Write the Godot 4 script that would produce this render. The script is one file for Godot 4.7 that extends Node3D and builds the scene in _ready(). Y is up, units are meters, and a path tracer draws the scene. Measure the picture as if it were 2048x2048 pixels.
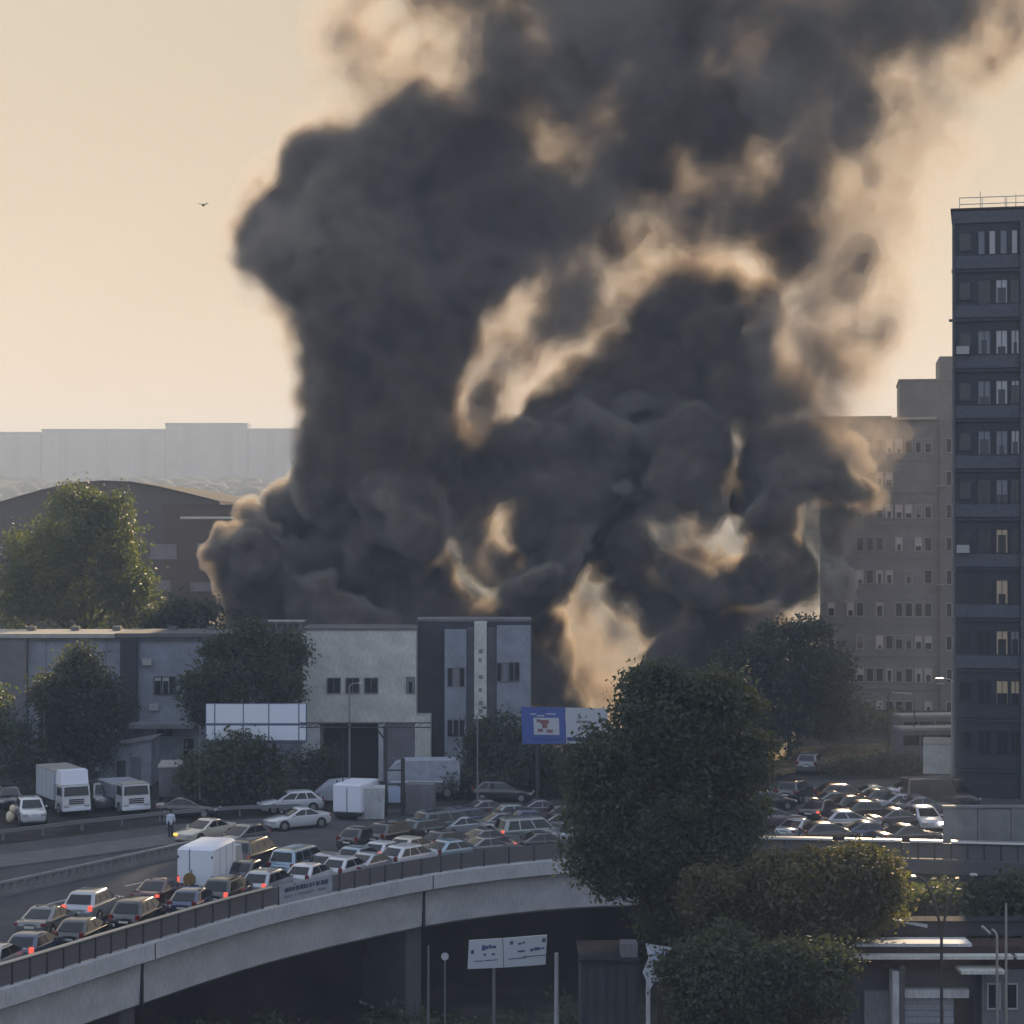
extends Node3D
# A burning yard behind a low white building, seen over a crowded flyover in low evening sun.
# World: y = 0 is the road deck, the camera stands 21 m above it and looks along -z.

const FOCAL := 6000.0        # measured depths are for this focal length, of a picture 2048 across
const ZS := 0.667            # depths in the scene over measured depths
const EYE := 21.0
const SKYLINE := 1046.0

var rng := RandomNumberGenerator.new()
var M := {}
var names := {}

func at(px: float, py: float, d: float) -> Vector3:
	return Vector3((px - 1024.0) / FOCAL * d, EYE - (py - SKYLINE) / FOCAL * d, -d * ZS)

func on(px: float, py: float, h := 0.0) -> Vector3:
	return at(px, py, FOCAL * (EYE - h) / (py - SKYLINE))

func _ready() -> void:
	rng.seed = 7
	# ---- camera
	var cam := Camera3D.new()
	cam.name = "camera"
	cam.position = Vector3(0, EYE, 0)
	cam.fov = rad_to_deg(2.0 * atan(1024.0 / (FOCAL * ZS)))
	cam.rotation = Vector3(atan(22.0 / (FOCAL * ZS)), 0, 0)
	cam.near = 1.0
	cam.far = 9000.0
	add_child(cam)
	cam.current = true
	# ---- sun
	var sun := DirectionalLight3D.new()
	sun.name = "sun"
	sun.light_energy = 1.6
	sun.light_color = Color(1.0, 0.87, 0.70)
	sun.light_angular_distance = 0.5
	sun.shadow_enabled = true
	sun.rotation_degrees = Vector3(-SUN_UP, 180.0 - SUN_RIGHT, 0)
	add_child(sun)
	# ---- sky, exposure and air
	var env := Environment.new()
	env.background_mode = Environment.BG_SKY
	var sky := Sky.new()
	sky.sky_material = evening_sky()
	env.sky = sky
	env.tonemap_mode = Environment.TONE_MAPPER_LINEAR
	env.tonemap_exposure = 2.7
	env.sdfgi_enabled = true
	env.ssao_enabled = true
	env.ssil_enabled = true
	env.fog_enabled = true
	env.fog_density = 0.00064
	env.fog_light_color = Color(0.84, 0.91, 1.0)
	var we := WorldEnvironment.new()
	we.name = "evening_air"
	we.environment = env
	add_child(we)
	build_all()

const SUN_UP := 22.0
const SUN_RIGHT := 12.0

func evening_sky() -> PanoramaSkyMaterial:
	# clear evening air: cream towards the sun, blue grey overhead and away from it
	var h := 128
	var w := 256
	var im := Image.create(w, h, false, Image.FORMAT_RGBF)
	var a := deg_to_rad(SUN_RIGHT)
	var e := deg_to_rad(SUN_UP)
	var to_sun := Vector3(sin(a) * cos(e), sin(e), -cos(a) * cos(e))
	var k := 1.0 / 2.7
	var low_sun := Color(1.24, 0.89, 0.545)
	var high_sun := Color(0.60, 0.54, 0.42)
	var low_away := Color(0.66, 0.73, 0.85)
	var high_away := Color(0.56, 0.68, 0.92)
	for j in h:
		var up := (0.5 - (j + 0.5) / h) * PI
		for i in w:
			var az := ((i + 0.5) / w) * TAU
			# column 0 looks to -z, the middle column to +z
			var v := Vector3(sin(az) * cos(up), sin(up), -cos(az) * cos(up))
			var c := v.dot(to_sun) * 0.5 + 0.5
			var near := smoothstep(0.25, 1.0, c)
			var t := 1.0 - exp(-maxf(v.y, 0.0) * 5.5)
			var col := low_away.lerp(high_away, t).lerp(low_sun.lerp(high_sun, t), near * (1.0 - 0.75 * smoothstep(0.25, 0.9, v.y))) * k
			if v.y < 0.0:
				col = Color(0.06, 0.06, 0.062)
			im.set_pixel(i, j, col)
	var m := PanoramaSkyMaterial.new()
	m.panorama = ImageTexture.create_from_image(im)
	return m

func build_all() -> void:
	make_materials()
	build_ground()
	build_flyover()
	build_tower()
	build_blocks()
	build_depot()
	build_offices()
	build_kiosk()
	build_plants()
	build_signs()
	build_lamps()
	traffic()
	white_van()
	yard_vehicles()
	build_small()
	build_smoke()
	for k in stock:
		stock[k].free()

# ------------------------------------------------------------------ helpers
class Shape:
	var v := PackedVector3Array()
	var n := PackedVector3Array()
	var c := PackedColorArray()
	var tint := Color.WHITE
	var tinted := false

	func tri(a: Vector3, b: Vector3, d: Vector3, inside: Vector3) -> void:
		var m := (d - a).cross(b - a)
		if m.length_squared() < 1e-14:
			return
		m = m.normalized()
		if m.dot((a + b + d) / 3.0 - inside) < 0.0:
			var t := b
			b = d
			d = t
			m = -m
		v.append_array([a, b, d])
		n.append_array([m, m, m])
		if tinted:
			c.append_array([tint, tint, tint])

	func quad(a: Vector3, b: Vector3, d: Vector3, e: Vector3, inside: Vector3) -> void:
		tri(a, b, d, inside)
		tri(a, d, e, inside)

	func box(at: Vector3, size: Vector3, turn := Basis(), bevel := 0.0) -> void:
		var h := size * 0.5
		if bevel <= 0.0:
			hull_box(at, h, h, h.y, turn)
			return
		var b := minf(bevel, minf(h.x, minf(h.y, h.z)) * 0.9)
		# rounded in plan and at the top and bottom edges
		var rings := []
		for k in 4:
			var y: float = [-h.y, -h.y + b, h.y - b, h.y][k]
			var s: float = b if k == 0 or k == 3 else 0.0
			var ring := PackedVector3Array()
			for p in [[1, 1], [-1, 1], [-1, -1], [1, -1]]:
				var x: float = (h.x - s) * p[0]
				var z: float = (h.z - s) * p[1]
				var p1 := Vector3(x - b * 0.5 * p[0], y, z)
				var p2 := Vector3(x, y, z - b * 0.5 * p[1])
				if p[0] * p[1] > 0:
					ring.append_array([at + turn * p2, at + turn * p1])
				else:
					ring.append_array([at + turn * p1, at + turn * p2])
			rings.append(ring)
		loft(rings, true, true)

	func hull_box(at: Vector3, h: Vector3, h2: Vector3, up: float, turn := Basis()) -> void:
		# a box whose top may be smaller than its foot
		var p := []
		for y in [0, 1]:
			var k: Vector3 = h if y == 0 else h2
			for s in [[-1, -1], [1, -1], [1, 1], [-1, 1]]:
				p.append(at + turn * Vector3(k.x * s[0], -h.y if y == 0 else up, k.z * s[1]))
		var o := at
		quad(p[0], p[1], p[2], p[3], o)
		quad(p[4], p[5], p[6], p[7], o)
		for i in 4:
			var j := (i + 1) % 4
			quad(p[i], p[j], p[j + 4], p[i + 4], o)

	func tube(a: Vector3, b: Vector3, ra: float, rb := -1.0, sides := 8) -> void:
		if rb < 0.0:
			rb = ra
		var d := (b - a).normalized()
		var x := d.cross(Vector3.UP if absf(d.y) < 0.9 else Vector3.RIGHT).normalized()
		var y := d.cross(x)
		var r0 := PackedVector3Array()
		var r1 := PackedVector3Array()
		for i in sides:
			var t := TAU * i / sides
			var o := x * cos(t) + y * sin(t)
			r0.append(a + o * ra)
			r1.append(b + o * rb)
		loft([r0, r1], true, true)

	func path(pts: Array, r0: float, r1: float, sides := 8) -> void:
		for i in pts.size() - 1:
			tube(pts[i], pts[i + 1], lerpf(r0, r1, float(i) / (pts.size() - 1)), lerpf(r0, r1, float(i + 1) / (pts.size() - 1)), sides)

	func loft(rings: Array, cap0 := true, cap1 := true) -> void:
		var mids := []
		for r in rings:
			var m := Vector3()
			for p in r:
				m += p
			mids.append(m / r.size())
		for k in rings.size() - 1:
			var r0: PackedVector3Array = rings[k]
			var r1: PackedVector3Array = rings[k + 1]
			var o: Vector3 = (mids[k] + mids[k + 1]) * 0.5
			for i in r0.size():
				var j := (i + 1) % r0.size()
				quad(r0[i], r0[j], r1[j], r1[i], o)
		var all := Vector3()
		for m in mids:
			all += m
		all /= mids.size()
		for e in [0, rings.size() - 1]:
			if (cap0 if e == 0 else cap1):
				var r: PackedVector3Array = rings[e]
				var away: Vector3 = mids[e] + (mids[1 if e == 0 else e - 1] - mids[e])
				for i in r.size():
					tri(mids[e], r[i], r[(i + 1) % r.size()], away)

	func slab(pts: Array, thick: Vector3) -> void:
		# a flat outline with a thickness
		var a := PackedVector3Array()
		var b := PackedVector3Array()
		for p in pts:
			a.append(p)
			b.append(p + thick)
		loft([a, b], true, true)

	func ball(at: Vector3, r: Vector3, rows := 6, sides := 10) -> void:
		var rings := []
		for i in range(rows + 1):
			var t := PI * clampf(i, 0.02, rows - 0.02) / rows
			var ring := PackedVector3Array()
			for j in sides:
				var u := TAU * j / sides
				ring.append(at + Vector3(r.x * sin(t) * cos(u), r.y * cos(t), r.z * sin(t) * sin(u)))
			rings.append(ring)
		loft(rings)

	func smooth(angle := 50.0) -> Shape:
		var seen := {}
		for i in v.size():
			var k := Vector3i((v[i] * 2000.0).round())
			if not seen.has(k):
				seen[k] = PackedInt32Array()
			seen[k].append(i)
		var lim := cos(deg_to_rad(angle))
		var out := PackedVector3Array()
		out.resize(n.size())
		for k in seen:
			var ids: PackedInt32Array = seen[k]
			for i in ids:
				var s := Vector3()
				for j in ids:
					if n[i].dot(n[j]) > lim:
						s += n[j]
				out[i] = s.normalized()
		n = out
		return self

	func made(m: Material) -> ArrayMesh:
		var arr := []
		arr.resize(Mesh.ARRAY_MAX)
		arr[Mesh.ARRAY_VERTEX] = v
		arr[Mesh.ARRAY_NORMAL] = n
		if tinted:
			arr[Mesh.ARRAY_COLOR] = c
		var me := ArrayMesh.new()
		me.add_surface_from_arrays(Mesh.PRIMITIVE_TRIANGLES, arr)
		me.surface_set_material(0, m)
		return me

func numbered(called: String) -> String:
	names[called] = names.get(called, -1) + 1
	return called if names[called] == 0 else "%s_%03d" % [called, names[called]]

func thing(called: String, label: String, category: String, place := Vector3(), turn := 0.0, group := "") -> Node3D:
	var o := Node3D.new()
	o.name = numbered(called)
	add_child(o)
	o.position = place
	o.rotation.y = turn
	tag(o, label, category, group)
	return o

func tag(o: Node3D, label: String, category: String, group := "") -> void:
	o.set_meta("label", label)
	o.set_meta("category", category)
	if group:
		o.set_meta("group", group)

func put(called: String, s: Shape, m: Material, parent: Node3D = null) -> MeshInstance3D:
	return put_mesh(called, s.made(m), parent)

func put_mesh(called: String, me: Mesh, parent: Node3D = null) -> MeshInstance3D:
	var o := MeshInstance3D.new()
	o.mesh = me
	if parent == null:
		o.name = numbered(called)
		add_child(o)
	else:
		var k := 0
		var want := called
		while parent.has_node(want):
			k += 1
			want = "%s_%03d" % [called, k]
		o.name = want
		parent.add_child(o)
	return o

func structure(called: String, s: Shape, m: Material) -> MeshInstance3D:
	var o := put(called, s, m)
	o.set_meta("kind", "structure")
	return o

func dup(o: Node3D, called: String, label: String, place: Vector3, turn: float) -> Node3D:
	var c: Node3D = o.duplicate()
	c.name = numbered(called)
	add_child(c)
	c.position = place
	c.rotation.y = turn
	c.set_meta("label", label)
	return c

# ------------------------------------------------------------------ materials
func noise_tex(freq: float, lo: float, hi: float, s := 1, kind := FastNoiseLite.TYPE_SIMPLEX, size := 256, oct := 4) -> NoiseTexture2D:
	var f := FastNoiseLite.new()
	f.seed = s
	f.noise_type = kind
	f.frequency = freq
	f.fractal_octaves = oct
	var t := NoiseTexture2D.new()
	t.width = size
	t.height = size
	t.seamless = true
	t.noise = f
	var g := Gradient.new()
	g.set_color(0, Color(lo, lo, lo))
	g.set_color(1, Color(hi, hi, hi))
	t.color_ramp = g
	return t

func srgb(r: float, g: float, b: float) -> Color:
	return Color(r, g, b).linear_to_srgb()

func mat(called: String, col: Color, rough := 0.85, metal := 0.0) -> StandardMaterial3D:
	var m := StandardMaterial3D.new()
	m.resource_name = called
	m.albedo_color = col.linear_to_srgb()
	m.roughness = rough
	m.metallic = metal
	M[called] = m
	return m

func worn(called: String, col: Color, tex: Texture2D, metres: float, rough := 0.9, detail: Texture2D = null, metres2 := 1.0) -> StandardMaterial3D:
	var m := mat(called, col, rough)
	m.albedo_texture = tex
	m.uv1_triplanar = true
	m.uv1_world_triplanar = true
	m.uv1_scale = Vector3.ONE / metres
	if detail:
		m.detail_enabled = true
		m.detail_blend_mode = BaseMaterial3D.BLEND_MODE_MUL
		m.detail_albedo = detail
		m.detail_uv_layer = BaseMaterial3D.DETAIL_UV_2
		m.uv2_triplanar = true
		m.uv2_world_triplanar = true
		m.uv2_scale = Vector3.ONE / metres2
	return m

func make_materials() -> void:
	var blot := noise_tex(0.012, 0.86, 1.0, 3)
	var fine := noise_tex(0.09, 0.80, 1.0, 4)
	var patchy := noise_tex(0.02, 0.5, 1.0, 8, FastNoiseLite.TYPE_PERLIN)
	var stain := noise_tex(0.03, 0.82, 1.0, 8, FastNoiseLite.TYPE_SIMPLEX, 512, 6)
	worn("asphalt", Color(0.115, 0.117, 0.123), blot, 14.0, 0.85, fine, 1.7)
	worn("lane_paint", Color(0.55, 0.55, 0.52), blot, 3.0, 0.8)
	worn("pavement", Color(0.20, 0.20, 0.205), blot, 6.0, 0.9, fine, 1.1)
	worn("yard", Color(0.085, 0.082, 0.076), patchy, 18.0, 0.95, fine, 2.3)
	worn("soil", Color(0.055, 0.055, 0.040), patchy, 16.0, 1.0, fine, 2.0)
	worn("dry_grass", Color(0.30, 0.235, 0.13), patchy, 9.0, 1.0, fine, 0.9)
	worn("concrete", Color(0.60, 0.62, 0.65), blot, 7.0, 0.9, stain, 2.6)
	worn("dark_concrete", Color(0.12, 0.12, 0.13), blot, 7.0, 0.9, stain, 2.6)
	worn("kerb_concrete", Color(0.27, 0.275, 0.28), blot, 5.0, 0.9, fine, 2.4)
	worn("white_render", Color(0.70, 0.71, 0.66), blot, 9.0, 0.9, fine, 3.0)
	worn("grey_render", Color(0.33, 0.36, 0.42), blot, 9.0, 0.9, fine, 5.0)
	worn("mid_render", Color(0.20, 0.20, 0.22), blot, 9.0, 0.9, stain, 5.0)
	worn("dark_render", Color(0.060, 0.063, 0.076), blot, 6.0, 0.85, fine, 2.0)
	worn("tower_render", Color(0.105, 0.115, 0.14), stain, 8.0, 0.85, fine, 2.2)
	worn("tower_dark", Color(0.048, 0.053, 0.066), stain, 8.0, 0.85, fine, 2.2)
	worn("block_render", Color(0.235, 0.245, 0.27), blot, 9.0, 0.9, stain, 4.0)
	worn("far_render", Color(0.24, 0.25, 0.26), blot, 60.0, 0.9)
	worn("far_hill", Color(0.05, 0.075, 0.045), patchy, 90.0, 1.0, fine, 22.0)
	worn("brick_red", Color(0.085, 0.058, 0.055), stain, 5.0, 0.9, fine, 1.0)
	worn("roof_dark", Color(0.040, 0.043, 0.052), stain, 6.0, 1.0, fine, 1.4)
	worn("roof_sheet", Color(0.50, 0.49, 0.46), blot, 5.0, 0.35, fine, 1.0)
	worn("felt", Color(0.20, 0.20, 0.20), blot, 5.0, 0.95, fine, 1.0)
	worn("barrier_panel", Color(0.15, 0.145, 0.155), stain, 2.5, 0.7, fine, 0.8)
	worn("tarp", Color(0.44, 0.48, 0.56), blot, 2.5, 0.75, fine, 0.5)
	worn("bark", Color(0.075, 0.058, 0.042), fine, 1.0, 0.95)
	# rain streaks down walls: the grain is drawn out along the vertical
	for q in ["concrete", "white_render", "grey_render", "mid_render", "block_render", "tower_render", "tower_dark", "dark_concrete"]:
		M[q].uv2_scale = Vector3(0.55, 0.07, 0.55)
		M[q].detail_albedo = stain
	for q in ["asphalt", "yard", "soil", "pavement", "dry_grass", "roof_dark", "felt", "brick_red"]:
		M[q].metallic_specular = 0.2
	mat("steel", Color(0.22, 0.23, 0.24), 0.45, 0.6)
	mat("rail_steel", Color(0.42, 0.42, 0.41), 0.32, 0.7)
	mat("dark_steel", Color(0.035, 0.037, 0.042), 0.5, 0.3)
	mat("pane", Color(0.020, 0.023, 0.028), 0.08)
	mat("curtain", Color(0.42, 0.42, 0.43), 0.8)
	mat("warm_curtain", Color(0.46, 0.36, 0.23), 0.8)
	mat("blind", Color(0.17, 0.18, 0.20), 0.7)
	mat("frame", Color(0.33, 0.33, 0.33), 0.6)
	mat("white_sheet", Color(0.66, 0.70, 0.78), 0.5)
	mat("truck_white", Color(0.36, 0.40, 0.46), 0.5)
	mat("blue_seam", Color(0.075, 0.11, 0.20), 0.6)
	mat("print_blue", Color(0.045, 0.085, 0.30), 0.55)
	mat("print_deep", Color(0.03, 0.045, 0.16), 0.55)
	mat("print_pale", Color(0.40, 0.43, 0.47), 0.55)
	mat("print_grey", Color(0.17, 0.17, 0.19), 0.6)
	mat("print_red", Color(0.20, 0.085, 0.09), 0.6)
	mat("print_ink", Color(0.035, 0.05, 0.10), 0.6)
	mat("screen_blue", Color(0.36, 0.44, 0.58), 0.3)
	mat("rubber", Color(0.014, 0.014, 0.015), 0.8)
	mat("rim", Color(0.33, 0.33, 0.34), 0.35, 0.7)
	mat("under", Color(0.012, 0.012, 0.013), 0.9)
	mat("glass", Color(0.010, 0.012, 0.015), 0.05)
	mat("lamp_clear", Color(0.45, 0.45, 0.45), 0.12, 0.2)
	mat("lamp_red", Color(0.16, 0.012, 0.012), 0.2)
	mat("plate", Color(0.55, 0.55, 0.5), 0.5)
	mat("ochre", Color(0.20, 0.12, 0.035), 0.6)
	mat("skin", Color(0.36, 0.21, 0.15), 0.6)
	mat("shirt", Color(0.50, 0.55, 0.66), 0.8)
	mat("trousers", Color(0.025, 0.028, 0.045), 0.85)
	mat("hair", Color(0.02, 0.016, 0.013), 0.7)
	mat("canvas", Color(0.62, 0.53, 0.38), 0.85)
	mat("feather", Color(0.045, 0.035, 0.03), 0.8)
	var lit := mat("brake_lit", Color(0.6, 0.05, 0.03), 0.3)
	lit.emission_enabled = true
	lit.emission = Color(1.0, 0.42, 0.34)
	lit.emission_energy_multiplier = 0.32
	var amber := mat("lamp_amber", Color(0.8, 0.6, 0.2), 0.3)
	amber.emission_enabled = true
	amber.emission = Color(1.0, 0.72, 0.25)
	amber.emission_energy_multiplier = 0.6
	var beam := mat("sun_glint_glow", Color(0.9, 0.9, 0.9), 0.3)  # emissive stand-in for a sun glint on a car, not a lit lamp
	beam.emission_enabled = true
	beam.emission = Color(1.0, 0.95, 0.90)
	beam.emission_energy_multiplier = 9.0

# ------------------------------------------------------------------ ground, roads and flyover
var rim := PackedVector3Array()      # the outer edge of the deck, left to right, one point a metre
var rim_out := PackedVector3Array()  # pointing away from the road

func lay_rim() -> void:
	var pts := [[-70, 20], [-46, 76], [-31, 115], [-23.3, 136.4], [-19.0, 149.5], [-13.4, 165.0], [-7.2, 177.0], [-2.6, 183.6], [3.8, 189.0], [12, 191.0], [24, 189.0], [40, 185.0], [60, 179.0], [110, 160.0]]
	var cv := Curve3D.new()
	cv.bake_interval = 1.0
	for i in pts.size():
		var p := Vector3(pts[i][0], 0, -pts[i][1] * ZS)
		var a: Array = pts[maxi(0, i - 1)]
		var b: Array = pts[mini(pts.size() - 1, i + 1)]
		var t := Vector3(b[0] - a[0], 0, -(b[1] - a[1]) * ZS).normalized()
		var l0 := Vector2(pts[i][0] - a[0], (pts[i][1] - a[1]) * ZS).length() / 3.0
		var l1 := Vector2(b[0] - pts[i][0], (b[1] - pts[i][1]) * ZS).length() / 3.0
		cv.add_point(p, -t * l0, t * l1)
	rim = cv.get_baked_points()
	for i in rim.size():
		var t := (rim[mini(i + 1, rim.size() - 1)] - rim[maxi(i - 1, 0)]).normalized()
		rim_out.append(t.cross(Vector3.UP))

func rim_at(px: float) -> int:
	# the point of the edge seen at that place across the photograph
	var k := (px - 1024.0) / (FOCAL * ZS)
	for i in rim.size():
		if rim[i].x / -rim[i].z > k and rim[i].z < -40.0:
			return i
	return rim.size() - 1

func edge_depth(x: float) -> float:
	for i in rim.size() - 1:
		if rim[i + 1].x >= x:
			var t := clampf((x - rim[i].x) / maxf(rim[i + 1].x - rim[i].x, 1e-4), 0.0, 1.0)
			return -lerpf(rim[i].z, rim[i + 1].z, t)
	return -rim[-1].z

func table(x: float, t: Array) -> float:
	for i in t.size() - 1:
		if x <= t[i + 1][0]:
			return lerpf(t[i][1], t[i + 1][1], clampf((x - t[i][0]) / (t[i + 1][0] - t[i][0]), 0.0, 1.0))
	return t[-1][1]

const FAR_SIDE := [[-70, 150], [-33.4, 196], [-23.8, 209], [-14, 217], [-4.6, 223], [6.7, 230], [22, 245], [36, 246], [110, 250]]

func sweep(prof: Array, i0: int, i1: int) -> Shape:
	# prof: [outwards, height] round the section
	var s := Shape.new()
	var rings := []
	var i := i0
	while i <= i1:
		var ring := PackedVector3Array()
		for p in prof:
			ring.append(rim[i] + rim_out[i] * p[0] + Vector3.UP * p[1])
		rings.append(ring)
		if i == i1:
			break
		i = mini(i + 2, i1)
	s.loft(rings)
	return s

func strip(s: Shape, a: Array, b: Array, up := 1.0) -> void:
	for i in a.size() - 1:
		s.quad(a[i], a[i + 1], b[i + 1], b[i], (a[i] + b[i + 1]) * 0.5 - Vector3.UP * up)

func build_ground() -> void:
	lay_rim()
	var xs := [-3200.0, -1800.0, -900.0, -400.0, -200.0]
	for i in 60:
		xs.append(-120.0 + i * 4.0)
	xs.append_array([200.0, 400.0, 900.0, 1800.0, 3200.0])
	var zs := [300.0, 60.0, 0.0]
	for i in 80:
		zs.append(-20.0 - i * 4.0)
	zs.append_array([-420.0, -600.0, -900.0, -1500.0, -2400.0, -3400.0])
	var s := Shape.new()
	var hs := []
	for z in zs:
		var row := []
		for x in xs:
			var near := 1e9
			var side := 0.0
			if absf(x) > 100.0:
				var dd: float = -z - edge_depth(clampf(x, -69.0, 109.0))
				near = absf(dd)
				side = -1.0 if dd > 0.0 else 1.0
			else:
				for i in range(0, rim.size(), 2):
					var d := Vector2(rim[i].x - x, rim[i].z - z).length()
					if d < near:
						near = d
						side = 1.0 if (Vector3(x, 0, z) - rim[i]).dot(rim_out[i]) > 0.0 else -1.0
			var h := -9.0
			if side < 0.0:
				h = lerpf(-9.0, -0.06, smoothstep(7.0, 15.0, near))
			row.append(Vector3(x, h, z))
		hs.append(row)
	for j in zs.size() - 1:
		for i in xs.size() - 1:
			var p: Vector3 = hs[j][i]
			s.quad(hs[j][i], hs[j][i + 1], hs[j + 1][i + 1], hs[j + 1][i], p - Vector3.UP * 50.0)
	structure("ground", s.smooth(70), M.yard)
	# the deck and the junction
	var rd := Shape.new()
	var x := -62.0
	while x < 106.0:
		var cols := []
		for xx in [x, x + 2.0]:
			var a := edge_depth(xx) + 0.15
			var b := table(xx, FAR_SIDE) * ZS
			var col := []
			for k in 7:
				col.append(Vector3(xx, 0, -lerpf(a, b, k / 6.0)))
			cols.append(col)
		strip(rd, cols[0], cols[1])
		x += 2.0
	structure("road", rd, M.asphalt)
	# lane lines: dashes that follow the outer edge
	for row in [[3.6, 0.14], [7.1, 0.14], [10.6, 0.16]]:
		var i := 0
		while i < rim.size() - 4:
			var ln := Shape.new()
			var a := []
			var b := []
			for k in 4:
				a.append(rim[i + k] - rim_out[i + k] * row[0] + Vector3.UP * 0.004)
				b.append(rim[i + k] - rim_out[i + k] * (row[0] + row[1]) + Vector3.UP * 0.004)
			strip(ln, a, b)
			if rim[i].z < -60.0 and absf(rim[i].x) < 60.0:
				structure("lane_line", ln, M.lane_paint)
			i += 8
	# raised pavement of the far carriageway
	var ca := [on(-60, 1752), on(0, 1738), on(180, 1714), on(362, 1688), on(430, 1674)]
	var cb := [on(-60, 1728), on(0, 1714), on(180, 1691), on(362, 1667), on(430, 1658)]
	var pv := Shape.new()
	for i in ca.size() - 1:
		var up := Vector3.UP * 0.13
		var o: Vector3 = (ca[i] + cb[i + 1]) * 0.5
		pv.quad(ca[i] + up, ca[i + 1] + up, cb[i + 1] + up, cb[i] + up, o - Vector3.UP)
		pv.quad(ca[i], ca[i + 1], ca[i + 1] + up, ca[i] + up, o)
		pv.quad(cb[i], cb[i + 1], cb[i + 1] + up, cb[i] + up, o)
	structure("pavement", pv, M.pavement)
	# dry grass by the junction
	var dg := Shape.new()
	var ga := [on(1520, 1552, 0.05), on(1600, 1545, 0.05), on(1700, 1540, 0.05), on(1830, 1530, 0.05)]
	var gb := [on(1540, 1500, 0.05), on(1620, 1492, 0.05), on(1720, 1488, 1.2), on(1860, 1480, 1.6)]
	strip(dg, ga, gb)
	structure("grass_verge", dg, M.dry_grass)
	# hillside far behind
	var hl := Shape.new()
	var n := FastNoiseLite.new()
	n.seed = 3
	n.frequency = 0.006
	var rows := []
	for j in 16:
		var d := 700.0 + j * 85.0
		var row := []
		for i in 40:
			var xx := -1100.0 + i * 60.0
			var h := smoothstep(700.0, 1650.0, d) * (40.0 + 8.0 * n.get_noise_2d(xx, d)) - 2.0
			h += 7.0 * n.get_noise_2d(xx * 5.0, d * 5.0) * smoothstep(700.0, 850.0, d)
			row.append(Vector3(xx, h, -d * ZS))
		rows.append(row)
	for j in 15:
		for i in 39:
			hl.quad(rows[j][i], rows[j][i + 1], rows[j + 1][i + 1], rows[j + 1][i], rows[j][i] - Vector3.UP * 900.0)
	structure("hill", hl.smooth(70), M.far_hill)

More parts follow.
